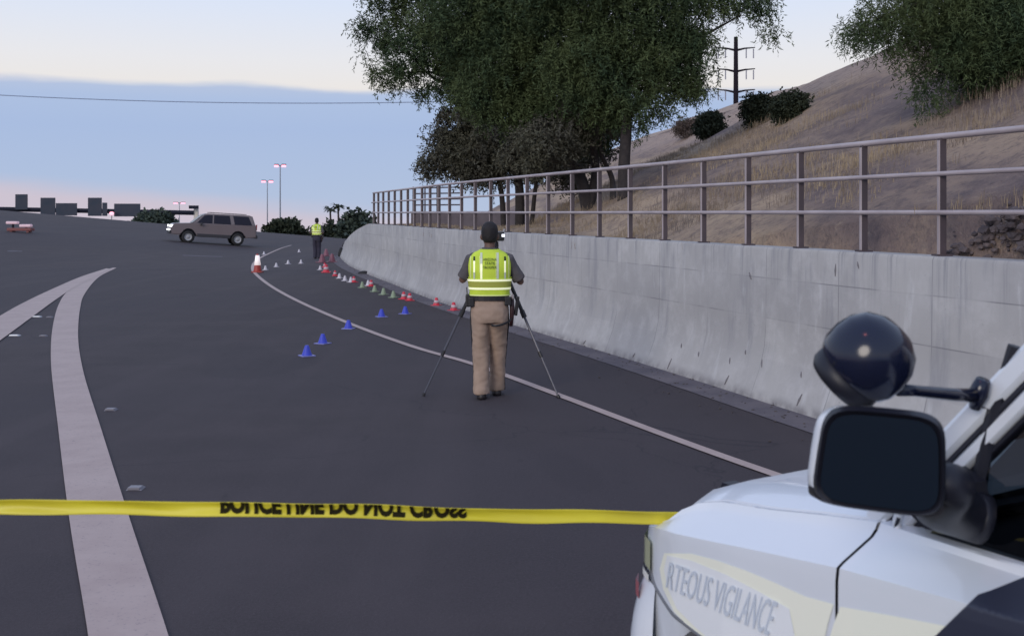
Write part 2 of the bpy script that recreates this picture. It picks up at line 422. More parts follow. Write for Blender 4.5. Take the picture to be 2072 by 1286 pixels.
# ------------------------------------------------------------ painted lines
def gline(pix, n=10):
    P = [gpt(x, y) for x, y in pix]; P = catmull([(p.x, p.y, 0) for p in P], n); return P
EDGE = [(3.6, 4.6), (2.75, 6.4)]
pe = [gpt(x, y) for x, y in ((1570, 962), (1350, 883), (1130, 800), (960, 738), (830, 700), (700, 652), (600, 608), (545, 577), (516, 553), (511, 541), (516, 530), (532, 519), (560, 506), (590, 496))]
P = catmull([(a, b, 0) for a, b in EDGE] + [(p.x, p.y, 0) for p in pe], 10)
P = resample(P, .35)
o = strip('edge_line', P, -.055, .055, .010, PAINT); tag(o, kind='structure')
WORN = mat('worn_paint', (.12, .105, .125), .8, noise=(4, (.085, .075, .095)))
# gore: two wide bands meeting at a tip
def band(name, L, Rr, m=PAINT, lift=.010):
    a = catmull([tuple(gpt(x, y)) for x, y in L], 10); b = catmull([tuple(gpt(x, y)) for x, y in Rr], 10)
    bm = bmesh.new(); pv = None
    for p, q in zip(a, b):
        cur = [bm.verts.new(Vector((v.x, v.y, float(zg(v.x, v.y)) + lift))) for v in (p, q)]
        if pv: bm.faces.new((pv[0], pv[1], cur[1], cur[0]))
        pv = cur
    o = fin(name, bm, m); tag(o, kind='structure'); return o
band('gore_marking', [(330, 2400), (200, 1500), (178, 1286), (140, 1050), (118, 870), (103, 730), (107, 660), (120, 614), (141, 586), (185, 556), (228, 542)],
     [(660, 2400), (400, 1500), (340, 1286), (262, 1050), (205, 870), (168, 750), (158, 680), (162, 625), (172, 594), (200, 561), (236, 542)])
band('gore_marking', [(-1500, 1650), (-420, 920), (-200, 765), (0, 640), (60, 607), (120, 579), (165, 560), (215, 543.5)],
     [(-1500, 1900), (-420, 1010), (-200, 833), (0, 690), (65, 642), (120, 602), (160, 577), (224, 545)], lift=.014)
band('lane_line', [(370, 516), (415, 518), (450, 519)], [(370, 517.5), (415, 519.4), (450, 520.3)], WORN)
band('lane_line', [(15, 507.5), (30, 507.5), (45, 508)], [(15, 509.5), (30, 509.5), (45, 509.5)], WORN)

# ------------------------------------------------------------ hillside behind the wall
def ridge(Y): return 19 - .08 * Y
def hz(X, Y):
    base = 1.44 * (1 - sst(36, 54, Y)) + .9 * sst(40, 60, Y) + .0 * X
    d = X - (ridge(Y) - 15.5)
    r = 7.7 * np.clip(d / 15.5, 0, 1); r = np.where(d > 14.6, r - 0.03 * (d - 14.6) ** 2 * (d < 15.6), r)
    r = r - .02 * np.maximum(0, d - 15.5)
    toe = .3 * sst(0, 3, X - wallX(Y)) * (1 - sst(30, 50, Y))
    far = -np.maximum(0, Y - 100) * .03
    return base + r + toe * .3 + far
def hz_n(X, Y):
    z = hz(X, Y)
    u = .10 * math.sin(X * .9 + Y * .23) * math.sin(Y * .31) + .13 * mnoise.noise(Vector((X * .35, Y * .2, 3))) + .06 * mnoise.noise(Vector((X * 1.3, Y * 1.1, 5)))
    f = min(1, max(0, (X - float(wallX(Y))) / 3)); return float(z) + u * f
offs = np.concatenate([np.linspace(0, 30, 110), np.linspace(31, 60, 20), np.linspace(70, 600, 12)])
yh = np.concatenate([np.linspace(-12, 60, 150), np.linspace(61.5, 140, 40), np.linspace(150, 900, 15)])
OO, YH = np.meshgrid(offs, yh)
WX = np.where(YH < 60, np.interp(YH, [p[1] for p in wpts], [p[0] for p in wpts]), -9.3 - .12 * (YH - 60))
XH = WX + .47 + OO
ZH = np.vectorize(hz_n)(XH, YH)
ZH[:, 0] -= 1.6
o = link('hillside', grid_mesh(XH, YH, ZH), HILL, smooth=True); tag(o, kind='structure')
def hill_pt(x, y):
    """march along the sight line of a photo pixel to the hillside"""
    Y = 8.0
    while Y < 140:
        p = at(x, y, Y)
        if p.x > wallX(min(Y, 60)) + .6 and p.z <= hz_n(p.x, Y): return p
        Y += .1
    return at(x, y, 60)

# dry grass (uncountable): blade clumps over the near slope
def blades(name, pts, h0, h1, w, nb, m, spread=.10, lean=.45):
    n = len(pts); P = np.repeat(np.array(pts), nb, axis=0); N = len(P)
    P = P + np.c_[rng.normal(0, spread, (N, 2)), np.zeros(N)]
    h = rng.uniform(h0, h1, N); a = rng.uniform(0, 2 * np.pi, N); l = rng.uniform(0, lean, N) * h
    d = np.c_[np.cos(a), np.sin(a), np.zeros(N)]; s_ = np.c_[-np.sin(a), np.cos(a), np.zeros(N)]
    ww = w * rng.uniform(.6, 1.4, N)[:, None]
    base = P - np.array([0, 0, .05]); tip = P + d * l[:, None]; tip[:, 2] += h
    mid = P + d * (l * .35)[:, None]; mid[:, 2] += h * .55
    co = np.stack([base - s_ * ww, base + s_ * ww, mid + s_ * ww * .7, mid - s_ * ww * .7, tip + s_ * ww * .1, tip - s_ * ww * .1], 1).reshape(-1, 3)
    i = np.arange(N)[:, None] * 6
    q = np.concatenate([i + np.array([[0, 1, 2, 3]]), i + np.array([[3, 2, 4, 5]])], 0)
    return link(name, mesh_np(name, co, q), m)
GR = mat('dry_grass_blade', (.40, .31, .20), .9, spec=.1, noise=(.5, (.20, .165, .145)))
pts = []
while len(pts) < 9000:
    Y = 5 + 34 * random.random() ** 1.2; X = float(wallX(Y)) + .62 + 11 * random.random() ** 1.2
    k = mnoise.noise(Vector((X * .45, Y * .25, 9))) + .6 * mnoise.noise(Vector((X * 1.4, Y * .9, 2)))
    if k < random.uniform(-.15, .25) or (Y < 12 and X - float(wallX(Y)) > 2.2): continue
    pts.append((X, Y, hz_n(X, Y)))
o = blades('dry_grass', pts, .02, .085, .0035, 9, GR, spread=.18, lean=1.3); tag(o, 'dry tan grass tufts scattered over the hillside behind the railing', 'grass', kind='stuff')
# rocks at the right edge of the slope
RK = mat('slope_rock', (.16, .13, .135), .9, noise=(6, (.07, .06, .07)))
bm = bmesh.new(); k = 0
while k < 170:
    x, y = random.uniform(1890, 2140), random.uniform(375, 522)
    if y < 522 - (x - 1890) * .62 - random.uniform(0, 30): continue
    p = hill_pt(x, y); r = random.uniform(.012, .055)
    rr = bmesh.ops.create_icosphere(bm, subdivisions=1, radius=r)
    for v in rr['verts']: v.co = Vector((v.co.x * random.uniform(.7, 1.3), v.co.y * random.uniform(.7, 1.3), v.co.z * random.uniform(.5, 1.0)))
    bmesh.ops.translate(bm, vec=p - Vector((0, 0, r * .35)), verts=rr['verts']); k += 1
o = fin('slope_rocks', bm, RK); tag(o, 'loose brown rocks strewn on the slope at the right edge', 'rocks', kind='stuff')

# grit along the gutter
bm = bmesh.new()
for k in range(900):
    i = random.randrange(20, len(W) - 2); p = W[i].lerp(W[i + 1], random.random()) - wnorm(i) * abs(random.gauss(0, .35)) * 1.0; r_ = random.uniform(.004, .013)
    rr = bmesh.ops.create_icosphere(bm, subdivisions=1, radius=r_); bmesh.ops.scale(bm, vec=(random.uniform(.7, 1.8), random.uniform(.7, 1.4), .6), verts=rr['verts'])
    bmesh.ops.translate(bm, vec=(p.x, p.y, float(zg(p.x, p.y)) + .008), verts=rr['verts'])
o = fin('gutter_grit', bm, mat('grit', (.10, .085, .08), .9, noise=(20, (.05, .04, .04)))); tag(o, 'fine dark grit and leaf crumbs along the foot of the concrete wall', 'grit', kind='stuff')

# ------------------------------------------------------------ railing on the wall
RAIL = mat('railing_paint', (.44, .385, .40), .45, metal=.0, noise=(3, (.35, .30, .315)))
POST = mat('post_paint', (.072, .052, .060), .55, noise=(4, (.05, .038, .045)))
fence = empty('railing'); tag(fence, 'three-rail tan metal railing along the top of the curved concrete wall', 'railing')
WF = [p + wnorm(i) * .36 for i, p in enumerate(W) if p.y < 36.4]
fp = resample([tuple(p) for p in WF], 1.068)
# keep one post at photo x=1905
tgt = min(range(len(fp)), key=lambda i: abs(1036 + fp[i].x / max(fp[i].y, 1) * F - 1905) if fp[i].y > 2 else 1e9)
best = min((abs(1036 + q.x / q.y * F - 1905), j) for j, q in enumerate(resample([tuple(p) for p in WF], .02)) if q.y > 3)[1]
fine = resample([tuple(p) for p in WF], .02); off = best % 53
fp = fine[off::53][:]
for p in fp:
    if p.y < 1: continue
    bm = bmesh.new(); zt = wtop(p.y)
    box(bm, (p.x, p.y, (zt + 2.575) / 2), (.056, .056, 2.575 - zt), rot=None, bev=.005)
    box(bm, (p.x, p.y, zt + .008), (.13, .13, .016))
    box(bm, (p.x - .034, p.y - .012, (zt + 2.56) / 2), (.014, .030, 2.55 - zt), mi=1)
    fin('post', bm, (POST, RAIL), fence)
for zc in (1.95, 2.275, 2.59):
    bm = bmesh.new(); tube(bm, [q + Vector((0, 0, zc)) - wnorm(0) * (.045 if zc < 2.5 else 0) for q in fine[::25] if q.y > -6] , .021 if zc < 2.5 else .027, 8)
    fin('rail', bm, RAIL, fence, smooth=True)

# low brown wall with its own rails, farther back
BRW = mat('brown_block', (.12, .10, .11), .9, noise=(2, (.09, .075, .085)))
low = empty('low_wall', (0, 0, 0)); tag(low, 'low brown block wall seen through the far end of the railing', 'wall')
bm = bmesh.new(); a, b = at(836, 430, 58), at(1060, 430, 52)
mid = (a + b) / 2; L = (b - a).length; ang = math.atan2(b.y - a.y, b.x - a.x)
box(bm, (mid.x, mid.y, .9), (L, .3, 2.1), rot=None); bmesh.ops.rotate(bm, cent=mid, matrix=Matrix.Rotation(ang, 3, 'Z'), verts=bm.verts[:])
fin('wall_body', bm, BRW, low)
bm = bmesh.new(); box(bm, (mid.x, mid.y, 1.98), (L + .1, .36, .07)); bmesh.ops.rotate(bm, cent=mid, matrix=Matrix.Rotation(ang, 3, 'Z'), verts=bm.verts[:])
fin('coping', bm, mat('coping', (.17, .15, .16), .8), low)
lf = empty('metal_fence'); tag(lf, 'thin four-rail metal fence on the low brown wall in the distance', 'fence')
c = at(935, 430, 55.5)
for zz in (2.35, 2.65, 2.95, 3.25):
    bm = bmesh.new(); tube(bm, [(a.x, a.y, zz), (c.x, c.y, zz)], .035, 6); fin('rail', bm, POST, lf)
for k in range(5):
    p = a.lerp(c, k / 4); bm = bmesh.new(); box(bm, (p.x, p.y, 2.65), (.07, .07, 1.35)); fin('post', bm, POST, lf)

# ------------------------------------------------------------ trees
def m_leaf(name, c1, c2):
    m = mat(name, c1, .75, spec=.15); q = NT(m); t = q.new('ShaderNodeTexCoord').outputs['Object']
    c = q.mix(q.rng(q.noise(t, .9, 3), .35, .65), c1, c2); c = q.mix(q.rng(q.noise(t, 7, 2), .4, .7, 0, .5), c, tuple(x * 1.5 for x in c2))
    q.ln(c, q.b.inputs['Base Color']); return m
LEAF = m_leaf('mesquite_leaf', (.036, .061, .033), (.072, .096, .041))
LEAFB = m_leaf('shaded_leaf', (.070, .068, .060), (.085, .085, .062))
BUSH = m_leaf('bush_leaf', (.022, .030, .022), (.035, .042, .026))
FARL = m_leaf('far_leaf', (.045, .062, .058), (.06, .078, .06))
BARK = mat('bark', (.028, .024, .026), .95, bump=(18, .8), noise=(9, (.045, .038, .038)))
def crown(name, lobes, dens, L, w, droop, m, parent, spray=14, seedv=0):
    """lobes: (centre, (rx,ry,rz), weight, sparse). Leaf blades in small drooping sprays filling the lobes"""
    r = np.random.default_rng(seedv); cs = []; dirs = []
    for c, rad, wt_, shell in lobes:
        rad = np.array(rad); n = int(dens * wt_ * rad[0] * rad[2] * 3.2)
        v = r.normal(size=(n, 3)); v /= np.linalg.norm(v, axis=1)[:, None]
        rr = r.random(n) ** (1 / 3); rr = shell + (1 - shell) * rr
        bump_ = 1 + .22 * np.sin(v[:, 0] * 7 + c[0] * 3) * np.sin(v[:, 2] * 6 + c[1]) + .10 * np.sin(v[:, 0] * 17) * np.sin(v[:, 2] * 15 + c[2])
        p = np.array(c) + v * (rr * bump_)[:, None] * rad
        # clump: pull sprays towards random twig centres so that gaps open
        kc = max(6, int(n / 26)); ci = r.integers(0, n, kc); cc = p[ci]; g = r.integers(0, kc, n)
        p = cc[g] + (p - cc[g]) * .0 + r.normal(size=(n, 3)) * np.array([.20, .20, .15]) * min(1.5, rad[0] * .8 + .3)
        cs.append(p); d = v * np.array([1, 1, .35]); d[:, 2] -= droop; dirs.append(d)
    P = np.concatenate(cs); D = np.concatenate(dirs); D += r.normal(0, .35, D.shape); D /= np.linalg.norm(D, axis=1)[:, None]
    N = len(P); S = spray
    t = np.linspace(0, 1, S)[None, :, None]
    base = P[:, None, :] + D[:, None, :] * t * (L * 2.6); base[:, :, 2] -= (t[..., 0] ** 2) * droop * L * 1.2
    M_ = N * S; B = base.reshape(-1, 3)
    dd = np.repeat(D, S, 0) * .6 + r.normal(0, .7, (M_, 3)); dd /= np.linalg.norm(dd, axis=1)[:, None]
    sd = np.cross(dd, r.normal(size=(M_, 3))); sd /= np.linalg.norm(sd, axis=1)[:, None] + 1e-9
    ll = (L * r.uniform(.5, 1.2, M_))[:, None]; ww = (w * r.uniform(.6, 1.3, M_))[:, None]
    co = np.stack([B, B + dd * ll * .5 + sd * ww, B + dd * ll, B + dd * ll * .5 - sd * ww], 1).reshape(-1, 3)
    q = np.arange(M_ * 4).reshape(-1, 4)
    return link(name, mesh_np(name, co, q), m, parent)
def px_lobe(x, y, rx, ry, Y, dz=None, wt_=1, shell=.0):
    s_ = Y / F; return (tuple(at(x, y, Y)), (rx * s_, (dz or rx * s_ * .8), ry * s_), wt_, shell)
def limb(bm, P, r0, r1, n=7):
    P = catmull(P, 5); k = len(P); tube(bm, P, [r0 + (r1 - r0) * i / (k - 1) for i in range(k)], n)
def hb(x, y, Y):
    p = at(x, y, Y); p.z = hz_n(p.x, p.y) - .1; return p

def shift(t, lob): return [((c[0] - t.location.x, c[1] - t.location.y, c[2] - t.location.z), r_, w_, s_) for c, r_, w_, s_ in lob]
# tree 1: big one, right of centre
YA = 28.0
t1 = empty('mesquite_tree', hb(1262, 400, YA)); tag(t1, 'big dark-green mesquite with an upright thick trunk just left of the open slope', 'tree', 'mesquite trees behind the railing')
def rel(o, pts): return [Vector(p) - o.location for p in pts]
bm = bmesh.new(); A = lambda x, y, Y=YA: at(x, y, Y)
limb(bm, rel(t1, [hb(1262, 400, YA), A(1263, 330), A(1268, 240), A(1262, 150)]), .17, .12, 10)
limb(bm, rel(t1, [A(1266, 245), A(1330, 160), A(1400, 90), A(1500, 30)]), .09, .02)
limb(bm, rel(t1, [A(1264, 240), A(1230, 130), A(1180, 20), A(1140, -120)]), .10, .03)
limb(bm, rel(t1, [A(1264, 200), A(1300, 80), A(1330, -60), A(1340, -200)]), .09, .03)
fin('trunk', bm, BARK, t1, smooth=True)
lob = [px_lobe(1300, 20, 130, 110, YA), px_lobe(1200, -60, 160, 120, YA), px_lobe(1360, 110, 75, 80, YA), px_lobe(1260, 150, 100, 75, YA), px_lobe(1330, -120, 170, 100, YA, wt_=.7), px_lobe(1190, 130, 90, 80, YA),
       px_lobe(1450, 0, 50, 26, YA, wt_=.55), px_lobe(1555, 58, 26, 16, YA, wt_=.4), px_lobe(1510, -30, 80, 40, YA, wt_=.6), px_lobe(1390, 150, 28, 34, YA, wt_=.4), px_lobe(1375, 60, 50, 50, YA, wt_=.8), px_lobe(1540, 15, 30, 28, YA, wt_=.5),
       px_lobe(1335, 205, 34, 26, YA, wt_=.45), px_lobe(1296, 240, 26, 22, YA, wt_=.4), px_lobe(1230, 210, 60, 40, YA, wt_=.6)]
lob = [((c[0] - t1.location.x, c[1] - t1.location.y, c[2] - t1.location.z), r_, w_, s_) for c, r_, w_, s_ in lob]
crown('crown', lob, 290, .13, .0145, .85, LEAF, t1, spray=17, seedv=1)

# tree 2: leaning stems in the middle
YC = 30.0
t2 = empty('mesquite_tree', hb(1190, 392, YC)); tag(t2, 'wide mesquite whose stems lean left from a forked base, middle of the clump', 'tree', 'mesquite trees behind the railing')
bm = bmesh.new(); A = lambda x, y, Y=YC: at(x, y, Y)
limb(bm, rel(t2, [hb(1192, 395, YC), A(1170, 350), A(1120, 290), A(1060, 215), A(1000, 150)]), .20, .05, 10)
limb(bm, rel(t2, [hb(1192, 395, YC), A(1205, 340), A(1190, 260), A(1150, 150), A(1120, 20)]), .14, .05, 8)
limb(bm, rel(t2, [hb(1240, 398, YC - .6), A(1238, 360), A(1215, 300), A(1222, 200)]), .09, .05, 8)
limb(bm, rel(t2, [A(1125, 296), A(1080, 290), A(1030, 250)]), .07, .02)
limb(bm, rel(t2, [A(1168, 350), A(1150, 300), A(1110, 200)]), .07, .03)
fin('trunk', bm, BARK, t2, smooth=True)
lob = [px_lobe(1100, 60, 130, 110, YC), px_lobe(1050, -60, 130, 100, YC), px_lobe(1020, 110, 95, 85, YC), px_lobe(1140, 160, 90, 80, YC), px_lobe(1070, 210, 80, 60, YC), px_lobe(990, 190, 60, 50, YC, wt_=.9), px_lobe(1150, 250, 55, 45, YC, wt_=.5), px_lobe(1215, 270, 40, 40, YC, wt_=.35),
       px_lobe(960, 20, 100, 100, YC), px_lobe(1000, -160, 200, 60, YC, wt_=.5)]
lob = [((c[0] - t2.location.x, c[1] - t2.location.y, c[2] - t2.location.z), r_, w_, s_) for c, r_, w_, s_ in lob]
crown('crown', lob, 260, .14, .0155, .85, LEAF, t2, spray=17, seedv=2)
crown('crown', shift(t2, [px_lobe(1110, 285, 60, 50, YC - 1.5, wt_=.7), px_lobe(1165, 250, 60, 50, YC - 1, wt_=.7), px_lobe(1060, 300, 50, 40, YC - 1, wt_=.6), px_lobe(1215, 215, 40, 40, YC - 1, wt_=.6)]), 260, .13, .02, .8, LEAFB, t2, seedv=12)

# tree 3: the left one with low drooping foliage
YB = 36.0
t3 = empty('mesquite_tree', hb(1050, 410, YB)); tag(t3, 'leftmost mesquite, its airy crown reaching left with foliage hanging to the railing', 'tree', 'mesquite trees behind the railing')
bm = bmesh.new(); A = lambda x, y, Y=YB: at(x, y, Y)
limb(bm, rel(t3, [hb(1052, 412, YB), A(1050, 370), A(1035, 300), A(990, 230), A(930, 160), A(860, 130)]), .17, .04, 9)
limb(bm, rel(t3, [A(930, 165), A(880, 160), A(820, 100), A(770, 60)]), .06, .015)
limb(bm, rel(t3, [A(905, 150), A(850, 145), A(800, 150), A(760, 140)]), .05, .012)
limb(bm, rel(t3, [hb(1020, 414, YB), A(1012, 375), A(985, 330), A(960, 260)]), .10, .04, 8)
limb(bm, rel(t3, [hb(1075, 412, YB), A(1085, 370), A(1100, 320), A(1090, 240)]), .08, .04, 8)
limb(bm, rel(t3, [A(860, 130), A(850, 60), A(870, -40)]), .05, .02)
fin('trunk', bm, BARK, t3, smooth=True)
crown('crown', shift(t3, [px_lobe(820, 40, 75, 55, YB, wt_=.38), px_lobe(765, 85, 45, 36, YB, wt_=.32), px_lobe(735, 45, 28, 26, YB, wt_=.32), px_lobe(900, 60, 70, 80, YB, wt_=.55), px_lobe(860, -40, 110, 60, YB, wt_=.42), px_lobe(790, -10, 60, 36, YB, wt_=.45), px_lobe(840, 130, 60, 36, YB, wt_=.5),
   px_lobe(900, 170, 40, 34, YB, wt_=.5), px_lobe(780, 150, 38, 18, YB, wt_=.3), px_lobe(950, 120, 60, 90, YB, wt_=.9), px_lobe(745, 120, 20, 26, YB, wt_=.25)]), 260, .16, .017, .85, LEAF, t3, spray=17, seedv=3)
crown('crown', shift(t3, [px_lobe(930, 285, 62, 62, YB, wt_=.9), px_lobe(1000, 290, 85, 75, YB), px_lobe(895, 330, 42, 36, YB, wt_=.8), px_lobe(960, 230, 60, 40, YB), px_lobe(1060, 300, 60, 60, YB), px_lobe(1130, 310, 50, 45, YB, wt_=.6), px_lobe(905, 240, 26, 20, YB, wt_=.5), px_lobe(868, 320, 18, 30, YB, wt_=.4), px_lobe(1050, 325, 70, 36, YB), px_lobe(1120, 325, 60, 40, YB), px_lobe(1185, 290, 50, 55, YB), px_lobe(960, 335, 60, 30, YB, wt_=.8), px_lobe(1130, 250, 70, 50, YB), px_lobe(1225, 250, 40, 45, YB, wt_=.8)]), 250, .13, .024, .6, LEAFB, t3, seedv=4)

# tree 4: near right, hanging into the top corner
YD = 15.0
tp = at(2230, 300, YD); tp.z = hz_n(tp.x, tp.y) - .1
t4 = empty('mesquite_tree', tp); tag(t4, 'near mesquite hanging its feathery branches into the top right corner of the view', 'tree', 'mesquite trees behind the railing')
bm = bmesh.new(); A = lambda x, y, Y=YD: at(x, y, Y)
limb(bm, rel(t4, [tp, A(2225, 200), A(2200, 60), A(2150, -60), A(2080, -160)]), .16, .06, 10)
limb(bm, rel(t4, [A(2205, 60), A(2080, 0), A(1950, -10), A(1820, 20), A(1740, 60)]), .06, .01)
limb(bm, rel(t4, [A(2205, 90), A(2080, 70), A(1970, 90), A(1880, 140)]), .05, .008)
limb(bm, rel(t4, [A(2150, -60), A(2000, -70), A(1850, -60)]), .05, .01)
fin('trunk', bm, BARK, t4, smooth=True)
crown('crown', shift(t4, [px_lobe(2000, 20, 150, 100, YD, 1.0), px_lobe(1860, 0, 100, 60, YD, .8, .9), px_lobe(2060, 110, 110, 80, YD, .9, 1), px_lobe(1930, 100, 80, 55, YD, .7, .6), px_lobe(1775, 40, 60, 36, YD, .5, .4), px_lobe(1725, 55, 36, 20, YD, .4, .25),
   px_lobe(1880, 185, 42, 38, YD, .4, .28), px_lobe(2150, 30, 150, 160, YD, 1.0), px_lobe(1980, -100, 250, 60, YD, 1, .5), px_lobe(2030, 175, 60, 30, YD, .4, .2), px_lobe(1800, 95, 42, 26, YD, .4, .22)]), 1000, .085, .0070, 1.1, LEAF, t4, spray=17, seedv=5)

# bushes on the slope
def bush(name, base, rx, rz, m, label, group, n=900, L=.13, w=.03, seedv=0, ns=9):
    o = empty(name, base); tag(o, label, 'bush', group)
    bm = bmesh.new()
    for k in range(5):
        a = k * 1.26; limb(bm, [Vector((0, 0, -.05)), Vector((math.cos(a) * rx * .3, math.sin(a) * rx * .3, rz * .7)), Vector((math.cos(a) * rx * .6, math.sin(a) * rx * .6, rz * 1.3))], rx * .06, rx * .015, 5)
    fin('stem', bm, BARK, o)
    crown('foliage', [((0, 0, rz), (rx, rx * .9, rz), 1, .15), ((rx * .35, 0, rz * 1.35), (rx * .55, rx * .5, rz * .6), 1, 0), ((-rx * .4, 0, rz * 1.2), (rx * .5, rx * .5, rz * .6), 1, 0)], n / (rx * rz * 3.2), L, w, .15, m, o, spray=ns, seedv=seedv)
    return o
SB = 'round dark bushes on the dry slope'
for (x, y, rr, l, sd) in ((1437, 278, 33, 'dark round bush standing alone, lowest of those in a row on the dry slope', 21), (1537, 252, 36, 'dark round bush touching its right neighbour under the power pole', 22), (1600, 240, 31, 'dark bush at the upper right end of the row on the slope', 23)):
    p = hill_pt(x, y); r = rr * p.y / F; bush('bush', p, r * .58, r * .74, BUSH, l, SB, 1500, .09, .026, sd)
p = hill_pt(1390, 278); r = 26 * p.y / F
bush('bush', p, r * .8, r * .7, mat('brown_leaf', (.10, .075, .065), .9), 'small brown dried bush left of the dark ones on the slope', SB, 500, .10, .02, 24)

# ------------------------------------------------------------ distance: trees, palms, poles, gantry
def gz(p, d=0): return Vector((p.x, p.y, float(zg(p.x, p.y)) - d))
DT = 'trees beyond the crest of the road'
def fartree(x0, x1, ytop, Y, label, seedv, cat='tree', name='desert_tree', dens=1.0, m=FARL):
    c = at((x0 + x1) / 2, ytop + 9, Y); rx = (x1 - x0) / 2 / F * Y * .72; g = gz(c)
    o = empty(name, g); tag(o, label, cat, DT); H = c.z - g.z
    bm = bmesh.new(); limb(bm, [Vector((0, 0, -.2)), Vector((rx * .05, 0, H * .4)), Vector((0, 0, H * .8))], max(.15, H * .03), .05, 6)
    limb(bm, [Vector((0, 0, H * .3)), Vector((rx * .4, 0, H * .6))], .12, .04, 5); limb(bm, [Vector((0, 0, H * .3)), Vector((-rx * .4, .2, H * .65))], .12, .04, 5)
    fin('trunk', bm, BARK, o)
    rz = max(1.0, H * .42)
    crown('crown', [((0, 0, H - rz), (rx * .8, rx * .6, rz * .9), 1, .2), ((rx * .5, 0, H - rz * 1.25), (rx * .45, rx * .4, rz * .6), 1, 0), ((-rx * .5, 0, H - rz * 1.3), (rx * .45, rx * .4, rz * .6), 1, 0), ((0, 0, H * .4), (rx * .9, rx * .6, H * .3), 1, 0)],
          260 * dens / (rx * rx) if rx > 1 else 200, .55, .2, .1, m, o, spray=10, seedv=seedv)
    return o
fartree(270, 352, 434, 150, 'broad low tree mound beyond the road, behind the front of the tan suv', 31, dens=14, m=FARL)
fartree(545, 603, 452, 140, 'low dark tree at the foot of the two tall lamp masts', 32, dens=14, m=BUSH)
fartree(652, 698, 456, 130, 'dark tree under the palms, right of the far person', 33, dens=14, m=BUSH)
fartree(700, 742, 428, 110, 'green tree against the far end of the railing', 34, dens=14, m=FARL)
fartree(600, 622, 464, 150, 'tiny shrub on the skyline left of the far person', 35, 'bush', 'shrub', 10, BUSH)
def palm(x, ytop, Y, label):
    c = at(x, ytop, Y); g = gz(c); o = empty('palm_tree', g); tag(o, label, 'palm', 'pair of distant palms'); H = c.z - g.z
    bm = bmesh.new(); limb(bm, [Vector((0, 0, -.2)), Vector((.1, 0, H * .5)), Vector((0, 0, H))], .22, .16, 6); fin('trunk', bm, BARK, o)
    bm = bmesh.new()
    for k in range(26):
        a = k * 2.4; e = random.uniform(-.5, 1.1); L = random.uniform(1.2, 1.7)
        P = [Vector((0, 0, H)), Vector((math.cos(a) * L * .5, math.sin(a) * L * .5, H + L * .4 * e + .1)), Vector((math.cos(a) * L, math.sin(a) * L, H + L * .45 * e - .3))]
        s_ = Vector((-math.sin(a), math.cos(a), 0))
        for p, q, w0, w1 in ((P[0], P[1], .08, .26), (P[1], P[2], .26, .03)):
            bm.faces.new([bm.verts.new(v) for v in (p - s_ * w0, p + s_ * w0, q + s_ * w1, q - s_ * w1)])
    fin('frond', bm, BUSH, o, normals=False)
palm(668, 424, 190, 'shorter palm of the distant pair, on the left')
palm(684, 420, 185, 'taller palm of the distant pair, on the right')

GREY = mat('galvanised', (.24, .26, .30), .5, metal=.3); DARKM = mat('dark_steel', (.02, .022, .035), .8, spec=.1)
LAMP = mat('pink_lamp', (.9, .3, .4), .4, emit=(1.0, .38, .48), es=1.7)
LPG = 'lit highway lamp masts'
def mast(x, ytop, Y, label, r=.20):
    c = at(x, ytop, Y); g = gz(c); o = empty('lamp_mast', g); tag(o, label, 'street lamp', LPG); H = c.z - g.z
    bm = bmesh.new(); tube(bm, [(0, 0, 0), (0, 0, H * .5), (0, 0, H)], [r, r * .8, r * .55], 8); fin('pole', bm, GREY, o)
    k = 12 / F * Y
    bm = bmesh.new(); tube(bm, [(-k, 0, H + .1), (-k * .3, 0, H - .1), (k * .3, 0, H - .1), (k, 0, H + .1)], r * .5, 6); fin('bracket', bm, DARKM, o)
    for s_ in (-1, 1):
        bm = bmesh.new(); box(bm, (s_ * k * .62, 0, H + .12), (k * .75, .5, r * 1.4), bev=.08); h = fin('lamp_head', bm, DARKM, o)
        bm = bmesh.new(); box(bm, (s_ * k * .62, -.1, H - .12 - r * .6), (k * .72, .5, r * 2.6), bev=.1); fin('lens', bm, LAMP, h)
mast(567, 334, 260, 'taller and nearer of the two twin-headed pink lamp masts')
mast(541, 366, 330, 'shorter twin-headed pink lamp mast, left of the taller one')
mast(363, 410, 520, 'very distant pink lamp mast above the front of the tan suv', .25)
